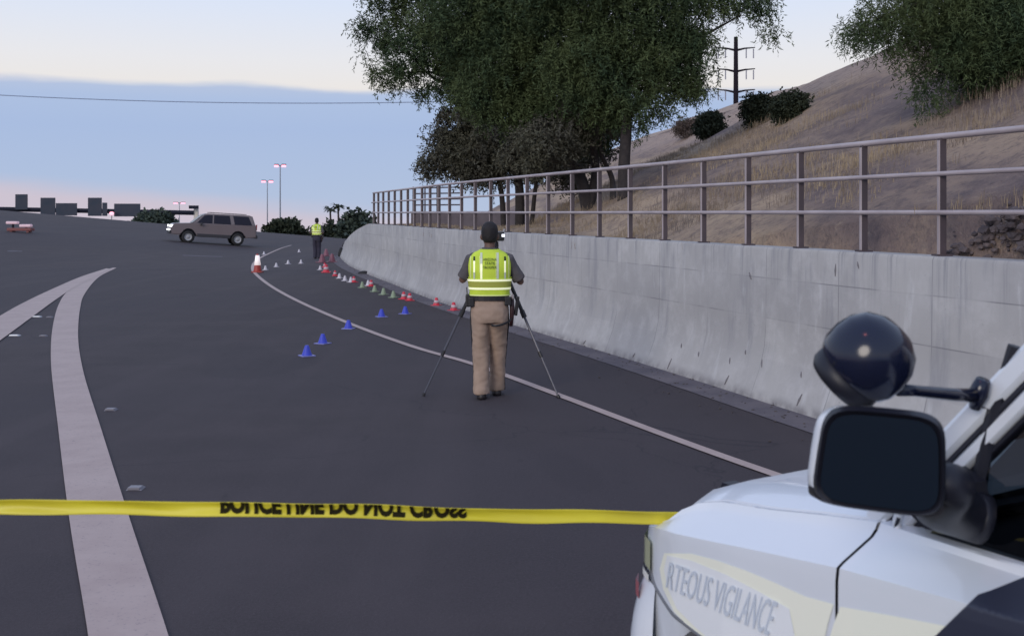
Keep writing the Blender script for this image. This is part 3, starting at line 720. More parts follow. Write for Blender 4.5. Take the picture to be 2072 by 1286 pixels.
# gantry
ga = empty('sign_gantry', gz(at(396, 430, 200))); tag(ga, 'long dark overhead sign gantry crossing the freeway at the left skyline', 'gantry')
gl = ga.location
bm = bmesh.new(); a, b = at(-160, 420, 200) - gl, at(392, 430.5, 200) - gl; tube(bm, [a, b], .42, 8); fin('beam', bm, DARKM, ga)
bm = bmesh.new(); box(bm, (0, .3, (b.z) / 2 + .2), (.8, .6, b.z + 1.6), bev=.05); fin('column', bm, mat('pale_steel', (.62, .58, .52), .6), ga)
bm = bmesh.new(); q = at(392, 419, 199) - gl; box(bm, q, (1.7, .5, .6), bev=.05); fin('camera_box', bm, DARKM, ga)
SG = mat('sign_back', (.05, .062, .085), .8, spec=.1, noise=(.6, (.068, .07, .09)))
for x0, x1, y0, y1, l in ((31, 56, 393, 424, 'narrow upright grey sign panel, farthest left on the gantry'), (82, 112, 400, 437, 'taller square sign panel of the second gantry pair'), (113, 156, 411, 436, 'wide low sign panel right beside the second tall panel'), (178, 206, 400, 437, 'tall grey sign panel in the middle of the gantry'), (207, 217, 410, 437, 'slim sign panel at the edge of the middle tall panel'), (231, 284, 412, 438, 'widest sign panel, farthest right on the gantry')):
    o = empty('road_sign', at((x0 + x1) / 2, y1, 199.2)); tag(o, l, 'sign', 'sign panels on the gantry')
    w = (x1 - x0) / F * 199.2; h = (y1 - y0) / F * 199.2
    bm = bmesh.new(); box(bm, (0, 0, h / 2), (w, .12, h), bev=.03); fin('panel', bm, SG, o)
    for k in (-1, 1):
        bm = bmesh.new(); box(bm, (k * w * .3, .14, h / 2), (.12, .14, h * .96)); fin('bracket', bm, DARKM, o)
def glow(name, p, r, label, cat, m=LAMP):
    o = empty(name, p); tag(o, label, cat)
    bm = bmesh.new(); tube(bm, [(0, 0, 0), (0, 0, -3)], .06, 6); fin('stem', bm, DARKM, o)
    bm = bmesh.new(); lathe(bm, [(r * .2, -r), (r, -r * .3), (r * .9, r * .3), (r * .2, r * .6)], 10); fin('lens', bm, m, o, smooth=True)
    bm = bmesh.new(); box(bm, (0, .1, r * .75), (r * 2, r * 1.4, r * .35), bev=r * .08); fin('hood', bm, DARKM, o)
glow('signal_lamp', at(226, 431, 198), .42, 'glowing pink lamp between the middle and right gantry signs', 'lamp')
# far warning light bar on the road, left
p = gpt(42, 470); o = empty('light_bar', p); tag(o, 'pair of small pinkish warning lights low on the road at far left', 'warning light')
bm = bmesh.new(); box(bm, (0, 0, .16), (1.3, .5, .16), bev=.03); box(bm, (-.45, 0, .05), (.12, .4, .12)); box(bm, (.45, 0, .05), (.12, .4, .12)); fin('base', bm, mat('rust_red', (.20, .06, .06), .6), o)
for x, z in ((-.42, .52), (.30, .36)):
    bm = bmesh.new(); box(bm, (x, -.05, z), (.62, .3, .15), bev=.05); fin('lens', bm, mat('pale_pink_lamp', (.6, .45, .5), .5, emit=(1, .6, .7), es=.18), o)
    bm = bmesh.new(); box(bm, (x, 0, z / 2 + .1), (.08, .08, z - .1)); fin('stem', bm, DARKM, o)

# transmission pole and line
pp = at(1489, 200, 105); pp.z = 8; o = empty('power_pole', pp); tag(o, 'rust-dark steel power pole with curved arms rising behind the ridge', 'power pole'); pole = o
top = at(1489, 75, 105).z - 8
RUST = mat('weathered_steel', (.018, .014, .02), .9, spec=.1)
bm = bmesh.new(); tube(bm, [(0, 0, -1), (0, 0, top * .5), (0, 0, top)], [.27, .24, .19], 10); fin('pole', bm, RUST, o)
arms = []
for y in (97, 140, 182):
    z = at(0, y, 105).z - 8
    for s_ in (-1, 1):
        bm = bmesh.new(); tube(bm, [(0, 0, z - .25), (s_ * .9, 0, z - .05), (s_ * 1.85, 0, z + .03)], [.12, .08, .05], 6); a_ = fin('arm', bm, RUST, o)
        for k in (1.7, 1.0):
            bm = bmesh.new(); tube(bm, [(s_ * k, 0, z - .1), (s_ * k, 0, z - 1.0)], .06, 6); fin('insulator', bm, mat('insulator', (.25, .25, .3), .4), a_)
wire = bmesh.new(); P = []
for k in range(41):
    X = -75 + k * (95 / 40); t = k / 40; P.append((X, 105, 15.2 + (13.9 - 15.2) * t - 4 * 2.0 * t * (1 - t)))
tube(wire, P, .045, 5); o = fin('power_line', wire, mat('wire', (.24, .29, .40), .8)); tag(o, 'single sagging power line crossing the sky to the trees', 'power line')

# ------------------------------------------------------------ reflective pavement markers
RPM = mat('glowing_reflector', (.85, .85, .88), .3, spec=.8, emit=(1, 1, 1), es=.12); RPD = mat('dull_reflector', (.22, .21, .24), .5)  # bright lenses emit a little, standing in for light they would throw back
for x, y, b, l in ((75, 641, 1, 'bright pavement marker just below the left gore stripe'), (101, 642, 0, 'dull pavement marker touching the thick curved stripe near its top'), (30, 679, 1, 'bright pavement marker at the far left edge'), (88, 680, 0, 'faint pavement marker left of the thick stripe, lower one'),
                   (225, 829, 0, 'dull pavement marker just right of the thick curved stripe'), (275, 988, 0, 'dull pavement marker right of the thick stripe near the yellow tape')):
    p = gpt(x, y); bm = bmesh.new(); s_ = 1.5 if b else 1.0
    vs_ = box(bm, (0, 0, .010), (.11 * s_, .10, .020)); 
    for v in bm.verts:
        if v.co.z > .01: v.co.x *= .75; v.co.y *= .4
    o = empty('pavement_marker', p); tag(o, l, 'road marker', 'raised pavement markers')
    fin('housing', bm, RPD if not b else mat('marker_body', (.5, .5, .52), .5), o)
    bm = bmesh.new(); box(bm, (0, -.042, .013), (.085 * s_, .02, .014), rot=None); fin('lens', bm, RPM if b else RPD, o)

# ------------------------------------------------------------ evidence cones
def rgb(n, c): return mat(n, c, .45, spec=.5)
CC = {'blue': rgb('blue_plastic', (.04, .06, .50)), 'red': rgb('red_plastic', (.58, .03, .06)), 'green': rgb('green_plastic', (.24, .30, .20)), 'white': rgb('white_plastic', (.58, .55, .60)), 'pink': rgb('pink_glow_plastic', (.20, .07, .10))}  # pink: blurred glow of red cones put into the plastic colour
protos = {}
def cone(kind, p, s_, label):
    if kind not in protos:
        o = empty('evidence_cone', p)
        bm = bmesh.new(); box(bm, (0, 0, .008), (.20, .20, .016), bev=.004); fin('base', bm, CC[kind] if kind != 'blue' else mat('pale_blue_base', (.20, .21, .48), .5), o)
        bm = bmesh.new(); lathe(bm, [(.078, .012), (.074, .02), (.032, .160), (.026, .175), (.006, .175)], 16); fin('cone_body', bm, CC[kind], o, smooth=True)
        if kind == 'red':
          bm = bmesh.new(); lathe(bm, [(.0645, .06), (.0465, .12), (.045, .12), (.063, .06)], 16); fin('collar', bm, mat('white_collar', (.55, .42, .46), .4), o, smooth=True)
        protos[kind] = o
    else:
        src = protos[kind]; o = src.copy(); COL.objects.link(o)
        for ch in src.children:
            c_ = ch.copy(); COL.objects.link(c_); c_.parent = o
    o.location = p; o.scale = (s_, s_, s_ * (.88 if kind == 'blue' else 1)); o.rotation_euler = (0, 0, random.random() * 3)
    tag(o, label, 'marker cone', kind + ' evidence cones on the road'); return o
for k, (x, y, l) in enumerate(((621, 720, 'nearest blue cone, lowest in the view'), (653, 695, 'second nearest blue cone, up right of the nearest'), (705, 665, 'blue cone standing on the white edge line'), (772, 641, 'blue cone between the edge line and the wall, left of the last blue one'), (820, 635, 'rightmost blue cone, under the pair of red ones'))): cone('blue', gpt(x, y), .95, l)
for x, y, l in ((883, 618, 'red cone alone by the wall foot, second from the tripod'), (918, 628, 'red cone by the wall foot closest to the tripod'), (817, 605, 'left one of two red cones standing close together below the wall'), (829, 608, 'right one of two red cones standing close together below the wall'), (751, 579, 'red cone behind the green ones beside a white cone'), (660, 551, 'large red cone nearest below the far person'), (657, 541, 'red cone just behind the large one below the far person'), (678, 558, 'red cone left of the row of white cones'), (716, 571, 'red cone right of the brightest white one')): cone('red', gpt(x, y), .95 if x != 660 else 1.5, l)
for x, y, l in ((733, 582, 'leftmost green cone of the short row'), (758, 590, 'second green cone from the left'), (776, 596, 'third green cone from the left'), (796, 602, 'rightmost green cone, close to the two red ones'),): cone('green', gpt(x, y), .9, l)
for x, y, l in ((687, 563, 'white cone at the left end of the row of three'), (698, 568, 'middle white cone of the row of three'), (710, 571, 'right white cone of the row of three'), (745, 578, 'white cone left of a red one behind the green cones'), (537, 546, 'small white cone right beside the tall traffic cone'), (559, 540, 'second small white cone right of the tall traffic cone'), (583, 534, 'white cone midway between traffic cone and far person'), (609, 533, 'white cone just left of the far person, nearer one'), (605, 510, 'white cone left of the far person, farther one'), (534, 515, 'tiny white cone behind the tall traffic cone'), (648, 546, 'white cone left of the large red one')): cone('white', gpt(x, y), .85, l)
for x, y, l in ((652, 531, 'cone coloured as a blurred pinkish glow right of the far person, nearer one'), (672, 530, 'cone coloured as a blurred pinkish glow toward the wall end, right one'), (660, 518, 'cone coloured as a blurred pinkish glow beyond the others, near the wall end')): cone('pink', gpt(x, y), 1.9, l)
# tall traffic cone
p = gpt(521, 551); tcn = empty('traffic_cone', p); tag(tcn, 'tall red traffic cone with a bright white collar at the bend of the edge line', 'traffic cone')
bm = bmesh.new(); box(bm, (0, 0, .02), (.34, .34, .04), bev=.01); fin('base', bm, mat('cone_red', (.35, .04, .03), .5), tcn)
bm = bmesh.new(); lathe(bm, [(.14, .03), (.13, .06), (.035, .60), (.025, .61), (.01, .61)], 20); fin('cone_body', bm, MATS['cone_red'], tcn, smooth=True)
bm = bmesh.new(); lathe(bm, [(.108, .24), (.062, .56), (.057, .56), (.10, .24)], 20); fin('collar', bm, mat('glowing_collar', (.9, .85, .85), .3, emit=(1, .85, .85), es=.5), tcn, smooth=True)  # collar given its own glow in place of reflected light
# dark debris
DB = mat('black_rubber', (.015, .015, .018), .7)
def debris(x, y, sx, sz, l):
    p = gpt(x, y); bm = bmesh.new(); r = bmesh.ops.create_icosphere(bm, subdivisions=2, radius=1)
    for v in bm.verts: v.co = Vector((v.co.x * sx * (1 + .2 * mnoise.noise(v.co * 2)), v.co.y * sx * .6, max(-.02, v.co.z * sz * (1 + .3 * mnoise.noise(v.co * 3)))))
    o = fin('debris', bm, DB, None, smooth=True, loc=p); tag(o, l, 'debris')
debris(737, 554, .22, .10, 'flat black scrap lying against the wall foot')
debris(690, 519, .14, .42, 'black upright scrap at the far corner of the wall')
debris(698, 498, .18, .22, 'small black scrap beyond the wall corner')

# ------------------------------------------------------------ people
SKIN = mat('skin', (.14, .080, .062), .6); HAIR = mat('hair', (.012, .010, .012), .75)
VEST = mat('lime_vest', (.62, .78, .06), .7, noise=(9, (.54, .70, .055))); VTRIM = mat('vest_trim', (.75, .85, .30), .5)
REFL = mat('glowing_reflective_tape', (.90, .92, .62), .35, spec=.7, emit=(1, 1, .65), es=.38); REFS = mat('glowing_silver_tape', (.50, .56, .46), .35, emit=(1, 1, .8), es=.08)  # both tapes emit faintly to stand in for retroreflected light
TAN = mat('tan_trousers', (.40, .29, .225), .85, noise=(8, (.33, .24, .185))); SHIRT = mat('grey_shirt', (.10, .09, .095), .85, noise=(10, (.075, .07, .075)))
BLK = mat('black_leather', (.014, .013, .016), .5); BOOT = mat('boot', (.02, .016, .018), .5); NAVY = mat('navy_trousers', (.035, .032, .055), .85)
DKG = mat('vest_print', (.008, .03, .006), .7)
def torso_sec(z):
    #           z:  .98   1.06  1.15  1.25  1.36  1.44  1.50  1.535
    Z = [.94, 1.02, 1.12, 1.22, 1.34, 1.42, 1.48, 1.525, 1.56]
    a = [.185, .185, .18, .195, .21, .212, .20, .15, .075]; b = [.125, .12, .115, .125, .135, .13, .115, .09, .065]
    return float(np.interp(z, Z, a)), float(np.interp(z, Z, b))
def person(loc, rz, label, trousers, group=None, step=.24, scale=1.0, arms='tripod', detail=True):
    o = empty('person', loc, rz); tag(o, label, 'person', group); o.scale = (scale,) * 3
    if arms == 'tripod':
        EL = [Vector((-.285, .04, 1.245)), Vector((.325, .05, 1.225))]; WR = [Vector((-.13, .30, 1.42)), Vector((.12, .31, 1.40))]
    else:
        EL = [Vector((-.30, -.02, 1.16)), Vector((.30, -.02, 1.16))]; WR = [Vector((-.17, .20, 1.12)), Vector((.17, .20, 1.10))]
    SH = [Vector((-.185, 0, 1.455)), Vector((.185, 0, 1.455))]
    FT = [Vector((-.085, 0, 0)), Vector((.075, step, 0))]
    # continuous body: head, neck, torso, arms, legs, hands
    bm = bmesh.new()
    head = [(.0, .02, 1.615, .052, .060), (0, .03, 1.645, .066, .082), (0, .03, 1.68, .074, .094), (0, .025, 1.72, .079, .101), (0, .02, 1.765, .078, .101), (0, .015, 1.805, .066, .088), (0, .01, 1.832, .038, .055)]
    loft(bm, [ering((a, b, c), d, e, 18) for a, b, c, d, e in head])
    tube(bm, [(0, -.01, 1.50), (0, 0, 1.57), (0, .015, 1.66)], [.068, .058, .056], 14)
    tube(bm, [(0, .115, 1.71), (0, .137, 1.685), (0, .118, 1.67)], [.010, .016, .010], 8)      # nose
    tube(bm, [(-.02, .108, 1.645), (.02, .108, 1.645)], .012, 8)                                # lips
    for s_ in (-1, 1): tube(bm, [(s_ * .078, .01, 1.66), (s_ * .088, .0, 1.69), (s_ * .084, 0, 1.725)], [.010, .016, .012], 8)   # ears
    loft(bm, [ering((0, 0, z), torso_sec(z)[0] * .9, torso_sec(z)[1] * .9, 20) for z in (.92, 1.0, 1.1, 1.2, 1.3, 1.4, 1.47, 1.52, 1.55)])
    for s_ in (0, 1):
        tube(bm, [SH[s_], (SH[s_] + EL[s_]) / 2, EL[s_], (EL[s_] * .55 + WR[s_] * .45), WR[s_]], [.055, .05, .042, .038, .026], 12)
        tube(bm, [Vector(((-.09, .09)[s_], 0, .95)), Vector(((-.09, .09)[s_], FT[s_].y * .45 + .02, .52)), FT[s_] + Vector((0, 0, .10))], [.085, .06, .045], 12)
        d = Vector((-WR[s_].x * .4, .07, .03)).normalized(); side = Vector((0, 0, 1)).cross(d).normalized()
        pc = WR[s_] + d * .05; tube(bm, [WR[s_], pc, WR[s_] + d * .085], [.026, .034, .032], 10, flat=.6)
        for k, fl in enumerate((.062, .072, .068, .054)):
            b0 = WR[s_] + d * .085 + side * (k - 1.5) * .018
            tube(bm, [b0, b0 + d * fl * .5 + Vector((0, 0, .004)), b0 + d * fl * .8 - Vector((0, 0, .014)), b0 + d * fl * .85 - Vector((0, 0, .030))], [.009, .0085, .008, .006], 6)
        sg = -1 if s_ else 1
        tb = WR[s_] + d * .03 + side * sg * .028; tube(bm, [tb, tb + d * .03 + side * sg * .02, tb + d * .055 + side * sg * .018], [.011, .010, .008], 6)
    body = remeshed('body', bm, SKIN, .0085, o, 2)
    for s_ in (-1, 1):
        bm = bmesh.new(); bmesh.ops.create_uvsphere(bm, u_segments=10, v_segments=6, radius=.011); fin('eye', bm, mat('eye', (.6, .6, .6), .2), body, loc=(s_ * .03, .110, 1.715))
    bm = bmesh.new()
    hr = [(0, -.010, 1.640, .060, .066), (0, -.006, 1.66, .072, .082), (0, -.002, 1.70, .085, .096), (0, 0, 1.745, .090, .102), (0, .005, 1.79, .086, .103), (0, .008, 1.825, .070, .086), (0, .005, 1.85, .040, .055), (0, 0, 1.857, .012, .02)]
    rg = []
    for a, b, c, d, e in hr:
        r_ = ering((a, b, c), d, e, 22); lim = .035 if c < 1.76 else .12
        rg.append([(x, min(y, lim + .02 * math.sin(x * 60)), z) for x, y, z in r_])
    loft(bm, rg); h = remeshed('hair', bm, HAIR, .008, o, 2, wr=.003, wrs=60)
    # trousers
    bm = bmesh.new()
    loft(bm, [ering((0, 0, z), a, b, 22, 2.3) for z, a, b in ((1.065, .183, .122), (1.0, .192, .135), (.93, .200, .150), (.86, .197, .150), (.80, .19, .135))])
    for s_ in (0, 1):
        hx = (-.094, .091)[s_]; k = Vector((hx * .98, FT[s_].y * .45 + .03, .50)); f = FT[s_] + Vector((0, 0, .045))
        mk = [(Vector((hx, 0, .90)), .100, .128), (Vector((hx, .01, .80)), .102, .118), (Vector((hx, FT[s_].y * .25, .68)), .094, .104), (k, .088, .09), (k.lerp(f, .4), .084, .086), (k.lerp(f, .75), .084, .086), (f + Vector((0, -.005, .01)), .088, .094)]
        loft(bm, [ering(c, a, b, 18) for c, a, b in mk])
    tr = remeshed('trousers', bm, trousers, .011, o, 2, wr=.010, wrs=9)
    if detail:
        for s_ in (-1, 1):   # dark side stripe
            F_ = FT[0 if s_ < 0 else 1]; bm = bmesh.new()
            pts_ = [Vector((s_ * .196, 0, .97)), Vector((s_ * .203, .01, .80)), Vector((s_ * .190, F_.y * .3 + .01, .65)), Vector((s_ * .180, F_.y * .45 + .03, .50)), Vector((F_.x + s_ * .087, F_.y * .7 + .02, .28)), Vector((F_.x + s_ * .090, F_.y, .06))]
            P = catmull(pts_, 5)
            loft(bm, [[(p.x - s_ * .008, p.y - .016, p.z), (p.x + s_ * .004, p.y - .014, p.z), (p.x + s_ * .004, p.y + .014, p.z), (p.x - s_ * .008, p.y + .016, p.z)] for p in P]); fin('side_stripe', bm, BLK, tr)
    for s_ in (0, 1):
        bm = bmesh.new(); f = FT[s_]
        loft(bm, [ering((f.x, f.y + .04, .003), .048, .135, 16, 2.6), ering((f.x, f.y + .04, .025), .052, .142, 16, 2.5), ering((f.x, f.y + .035, .05), .050, .130, 16, 2.3), ering((f.x, f.y + .01, .085), .047, .085, 16), ering((f.x, f.y - .01, .13), .046, .058, 16)])
        fin('boot', bm, BOOT, o, smooth=True)
    # shirt: trunk and sleeves
    bm = bmesh.new()
    loft(bm, [ering((0, 0, z), torso_sec(z)[0] + .004, torso_sec(z)[1] + .004, 22, 2.2) for z in (1.03, 1.1, 1.2, 1.3, 1.38, 1.45, 1.49, 1.53, 1.565, 1.585)])
    for s_ in (0, 1):
        sg = (-1, 1)[s_]; E = SH[s_].lerp(EL[s_], .92)
        tube(bm, [Vector((sg * .13, 0, 1.475)), SH[s_] + Vector((sg * .01, 0, 0)), SH[s_].lerp(EL[s_], .35), SH[s_].lerp(EL[s_], .7), E], [.07, .072, .068, .072, .070], 14)
    remeshed('shirt', bm, SHIRT, .011, o, 2, wr=.006, wrs=16)
    # vest: shell around the torso, armholes left open at the sides near the shoulder
    def vest_pt(a, z, out=0.0):
        rx, ry = torso_sec(z); g = .020 + .014 * (1.2 - z) * (z < 1.2) * 3; c, s2 = math.cos(a), math.sin(a); p_ = 2 / 2.35
        return Vector(((rx + g + out) * math.copysign(abs(c) ** p_, c), (ry + g + out) * math.copysign(abs(s2) ** p_, s2), z))
    bm = bmesh.new(); n = 64; Zs = [1.085, 1.09, 1.12, 1.16, 1.20, 1.24, 1.28, 1.32, 1.36, 1.40, 1.44, 1.475, 1.505, 1.53, 1.55, 1.565]
    vv = {}
    for i, z in enumerate(Zs):
        for k in range(n):
            a = 2 * math.pi * k / n; p = vest_pt(a, z); w_ = .004 * mnoise.noise(Vector((p.x * 14, p.y * 14, z * 7))); p += Vector((p.x, p.y, 0)).normalized() * w_ * 1.5; vv[i, k] = bm.verts.new(p)
    for i in range(len(Zs) - 1):
        for k in range(n):
            a = 2 * math.pi * (k + .5) / n; zc = (Zs[i] + Zs[i + 1]) / 2
            if abs(math.sin(a)) < .42 and 1.27 < zc < 1.50: continue   # armhole
            if math.sin(a) > .955 and zc > 1.1: continue      # open front
            bm.faces.new((vv[i, k], vv[i, (k + 1) % n], vv[i + 1, (k + 1) % n], vv[i + 1, k]))
    bmesh.ops.delete(bm, geom=[v for v in bm.verts if not v.link_faces], context='VERTS')
    bmesh.ops.recalc_face_normals(bm, faces=bm.faces)
    ve = fin('vest', bm, VEST, o, smooth=True)
    sm = ve.modifiers.new('thick', 'SOLIDIFY'); sm.thickness = .006; sm.offset = 1
    def patch(name, m, a0, a1, z0, z1, out=.015, par=None):
        bm = bmesh.new(); na, nz_ = max(2, int(abs(a1 - a0) / .09)), max(2, int((z1 - z0) / .03)); g = {}
        for i in range(nz_ + 1):
            for k in range(na + 1):
                z = z0 + (z1 - z0) * i / nz_; g[i, k] = bm.verts.new(vest_pt(a0 + (a1 - a0) * k / na, z, out))
        for i in range(nz_):
            for k in range(na): bm.faces.new((g[i, k], g[i, k + 1], g[i + 1, k + 1], g[i + 1, k]))
        return fin(name, bm, m, par or ve, smooth=True)
    B = -math.pi / 2
    def xs_(x0, x1, z0, z1, m, name='reflective_strip', out=.012, nzz=14):
        """patch on the back between x0 and x1"""
        bm = bmesh.new(); rows_ = []
        for i in range(nzz + 1):
            z = z0 + (z1 - z0) * i / nzz; rx, ry = torso_sec(z); g = .020 + .014 * (1.2 - z) * (z < 1.2) * 3 + out; r_ = []
            for k in range(7):
                x = x0 + (x1 - x0) * k / 6; q_ = min(.999, abs(x) / (rx + g)); r_.append(bm.verts.new((x, -(ry + g) * (1 - q_ ** 2.35) ** (1 / 2.35), z)))
            rows_.append(r_)
        for a_, b_ in zip(rows_, rows_[1:]):
            for k in range(6): bm.faces.new((a_[k], a_[k + 1], b_[k + 1], b_[k]))
        return fin(name, bm, m, ve, smooth=True)
    full = (B - 1.75, B + 1.75)
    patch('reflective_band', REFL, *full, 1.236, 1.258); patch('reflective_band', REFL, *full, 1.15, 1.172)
    patch('waist_band', mat('vest_olive', (.40, .42, .07), .7), *full, 1.176, 1.232, .013)
    patch('hem', VTRIM, *full, 1.085, 1.098, .012)
    if detail:
        for x in (-.205, .192): xs_(x, x + .012, 1.27, 1.50, VTRIM, out=.008)
        for x0, m1_ in ((-.098, REFL), (.072, REFS)):
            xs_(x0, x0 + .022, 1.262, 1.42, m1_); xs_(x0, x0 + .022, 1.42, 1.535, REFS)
            xs_(x0 - .01, x0 - .002, 1.262, 1.535, VTRIM, out=.008)
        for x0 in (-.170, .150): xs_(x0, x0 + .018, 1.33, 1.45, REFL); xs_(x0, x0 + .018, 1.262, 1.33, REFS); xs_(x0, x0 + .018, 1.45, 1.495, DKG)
        for k, (s2, sz) in enumerate((('ARIZONA', .044), ('STATE', .044), ('TROOPER', .044))):
            bm = text_mesh(s2, sz)
            mx_ = max(v.co.x for v in bm.verts); sc = .070 / mx_ if k != 1 else .052 / mx_
            zc = (1.452, 1.412, 1.370)[k]
            for v in bm.verts:
                x, z = v.co.x * sc, zc + v.co.y * .9
                rx, ry = torso_sec(z); q_ = abs(x) / (rx + .036); v.co = Vector((x, -(ry + .038) * (1 - q_ ** 2.35) ** (1 / 2.35), z))
            fin('lettering', bm, DKG, ve, normals=False)
    # belt with gear
    bm = bmesh.new(); loft(bm, [ering((0, 0, z), .192 + d, .132 + d, 24, 2.3) for z, d in ((1.035, 0), (1.035, .014), (1.09, .014), (1.09, 0))]); be = fin('belt', bm, BLK, o, smooth=False)
    if detail:
        bm = bmesh.new(); box(bm, (-.225, -.01, 1.03), (.055, .10, .13), bev=.012); box(bm, (-.19, -.08, 1.02), (.06, .045, .10), bev=.01); tube(bm, [(-.235, -.02, 1.09), (-.24, -.02, 1.17)], .006, 6); fin('radio', bm, BLK, be, smooth=False)
        bm = bmesh.new(); box(bm, (.19, -.085, 1.03), (.07, .04, .09), bev=.01); fin('pouch', bm, BLK, be)
        hb_ = empty('holster', (0, 0, 0)); hb_.parent = o
        bm = bmesh.new(); loft(bm, [ering((.232, .0, 1.04), .024, .05, 12, 3), ering((.236, -.005, .95), .026, .055, 12, 3), ering((.232, .0, .84), .022, .045, 12, 3), ering((.225, .0, .76), .018, .03, 12, 3)]); fin('sheath', bm, mat('brown_leather', (.035, .012, .014), .5), hb_, smooth=True)
        bm = bmesh.new(); box(bm, (.285, .01, .97), (.035, .07, .20), rot=Matrix.Rotation(.12, 3, 'Y'), bev=.01); fin('pouch', bm, BLK, hb_)
        bm = bmesh.new(); tube(bm, [(.236, -.03, 1.05), (.24, -.075, 1.085), (.245, -.09, 1.05)], [.014, .016, .012], 8); fin('grip', bm, mat('gun_grip', (.25, .22, .22), .3), hb_)
        bm = bmesh.new(); P = catmull([(.235, -.04, .845), (.19, -.115, .815), (.12, -.155, .79), (.05, -.160, .78), (.015, -.13, .785)], 5)
        loft(bm, [[p + Vector((0, -.004, .012)), p + Vector((0, -.008, .0)), p + Vector((0, -.004, -.012)), p + Vector((0, .01, 0))] for p in P]); fin('leg_strap', bm, BLK, hb_)
        bm = bmesh.new(); tube(bm, catmull([(.06, -.04, 1.60), (.09, -.03, 1.57), (.10, .02, 1.50), (.12, -.06, 1.53)], 5), .006, 6); fin('cord', bm, BLK, o)
    return o
pc = gpt(984, 806)
person((pc.x + .035, pc.y, 0), R(1.5), 'person in a lime trooper vest and tan trousers seen from behind at a tripod', TAN)
pf = gpt(641, 523)
person((pf.x, pf.y, pf.z), R(-8), 'far person in a lime vest and dark trousers standing beyond the cones', NAVY, step=.06, arms='down', scale=.96)

# ------------------------------------------------------------ tripod with survey instrument
TY = 11.9; tb = Vector((at(999, 479, TY).x, TY, 0))
tri = empty('survey_tripod', tb); tag(tri, 'black camera tripod with spread legs in front of the near person', 'tripod')
ALU = mat('thin_leg_tube', (.09, .09, .11), .4, metal=.4)
f1, f2 = gpt(856, 801) - tb, gpt(1131, 805) - tb; f3 = Vector((.03, 1.0, 0)); apex = Vector((0, 0, 1.60))
for f in (f1, f2, f3):
    a_ = apex + (f - apex).normalized() * .03; d = f - a_
    bm = bmesh.new(); tube(bm, [a_, a_ + d * .45], .021, 8); lg = fin('leg', bm, BLK, tri)
    bm = bmesh.new(); tube(bm, [a_ + d * .43, a_ + d * .475], .028, 8); fin('clamp', bm, BLK, lg)
    bm = bmesh.new(); tube(bm, [a_ + d * .70, a_ + d * .735], .02, 8); fin('clamp', bm, BLK, lg)
    bm = bmesh.new(); tube(bm, [a_ + d * .45, a_ + d * .72], .014, 8); tube(bm, [a_ + d * .72, a_ + d * .985], .0105, 8); fin('lower_tube', bm, ALU, lg)
    bm = bmesh.new(); tube(bm, [a_ + d * .98, a_ + d * 1.0 + Vector((0, 0, .006))], .018, 8); fin('foot', bm, BLK, lg)
bm = bmesh.new(); tube(bm, [(0, 0, 1.0), (0, 0, 1.66)], .016, 8); lathe(bm, [(.05, 1.56), (.055, 1.58), (.05, 1.63), (.02, 1.65)], 12); fin('centre_column', bm, BLK, tri)
# instrument rests on the tripod: a thing of its own
ins = empty('survey_camera', tb + Vector((0, 0, 1.66))); tag(ins, 'small survey camera on top of the tripod, partly hidden by the head', 'camera')
bm = bmesh.new(); box(bm, (.055, 0, .03), (.12, .09, .10), bev=.012); fin('camera_body', bm, BLK, ins)
bm = bmesh.new(); lathe(bm, [(.03, 0), (.034, .02), (.034, .07), (.028, .08), (.01, .078)], 14, Matrix.Translation((.05, .045, .03)) @ Matrix.Rotation(R(-90), 4, 'X')); fin('lens', bm, BLK, ins, smooth=True)
bm = bmesh.new(); box(bm, (.105, -.05, .04), (.034, .012, .03), bev=.004); fin('screen', bm, mat('screen_glow', (.8, .8, .9), .3, emit=(.9, .92, 1), es=1.4), ins)
bm = bmesh.new(); tube(bm, [(.11, -.02, .08), (.12, -.02, .11)], .012, 8); fin('knob', bm, mat('grey_knob', (.3, .3, .33), .4), ins)

# ------------------------------------------------------------ police tape
TAPE = mat('yellow_tape', (.80, .70, .045), .4, spec=.5, noise=(3, (.68, .58, .04)))
tp_o = empty('barrier_tape', (0, 0, 0)); tag(tp_o, 'folded yellow police line tape stretched low across the road to the white car', 'tape')
def tape_c(x): return float(np.interp(x, [-900, 0, 447, 945, 1345, 1460], [1020, 1024, 1026.5, 1038, 1046.5, 1049]))
def tape_Y(x): return float(np.interp(x, [-900, 0, 700, 1345, 1460], [3.0, 3.05, 3.12, 3.42, 3.5]))
TWH = .0205
def tape_pt(x, k, out=0):
    Y = tape_Y(x); p = at(x, tape_c(x), Y) + Vector((0, -out - .010 * k * k, k * TWH * (1 + .03 * math.sin(x / 40)))); p.z += .0018 * math.sin(x / 90) + .001 * math.sin(x / 37 + 1); p.y += .004 * math.sin(x / 55) * k; return p
bm = bmesh.new(); xx = list(range(-3000, 1461, 20)); rws = []
for x in xx: rws.append([bm.verts.new(tape_pt(x, k / 3) + Vector((0, .0015 * math.sin(x / 33 + k), 0))) for k in range(-3, 4)])
for a_, b_ in zip(rws, rws[1:]):
    for k in range(6): bm.faces.new((a_[k], b_[k], b_[k + 1], a_[k + 1]))
t_ = fin('strip', bm, TAPE, tp_o, smooth=True); sm = t_.modifiers.new('t', 'SOLIDIFY'); sm.thickness = .0012
bm = text_mesh('POLICE LINE DO NOT CROSS', .05, .0026)
x0_, x1_ = min(v.co.x for v in bm.verts), max(v.co.x for v in bm.verts); cap = max(v.co.y for v in bm.verts)
bmesh.ops.bisect_plane(bm, geom=bm.verts[:] + bm.edges[:] + bm.faces[:], plane_co=(0, cap * .36, 0), plane_no=(0, -1, 0), clear_outer=True)
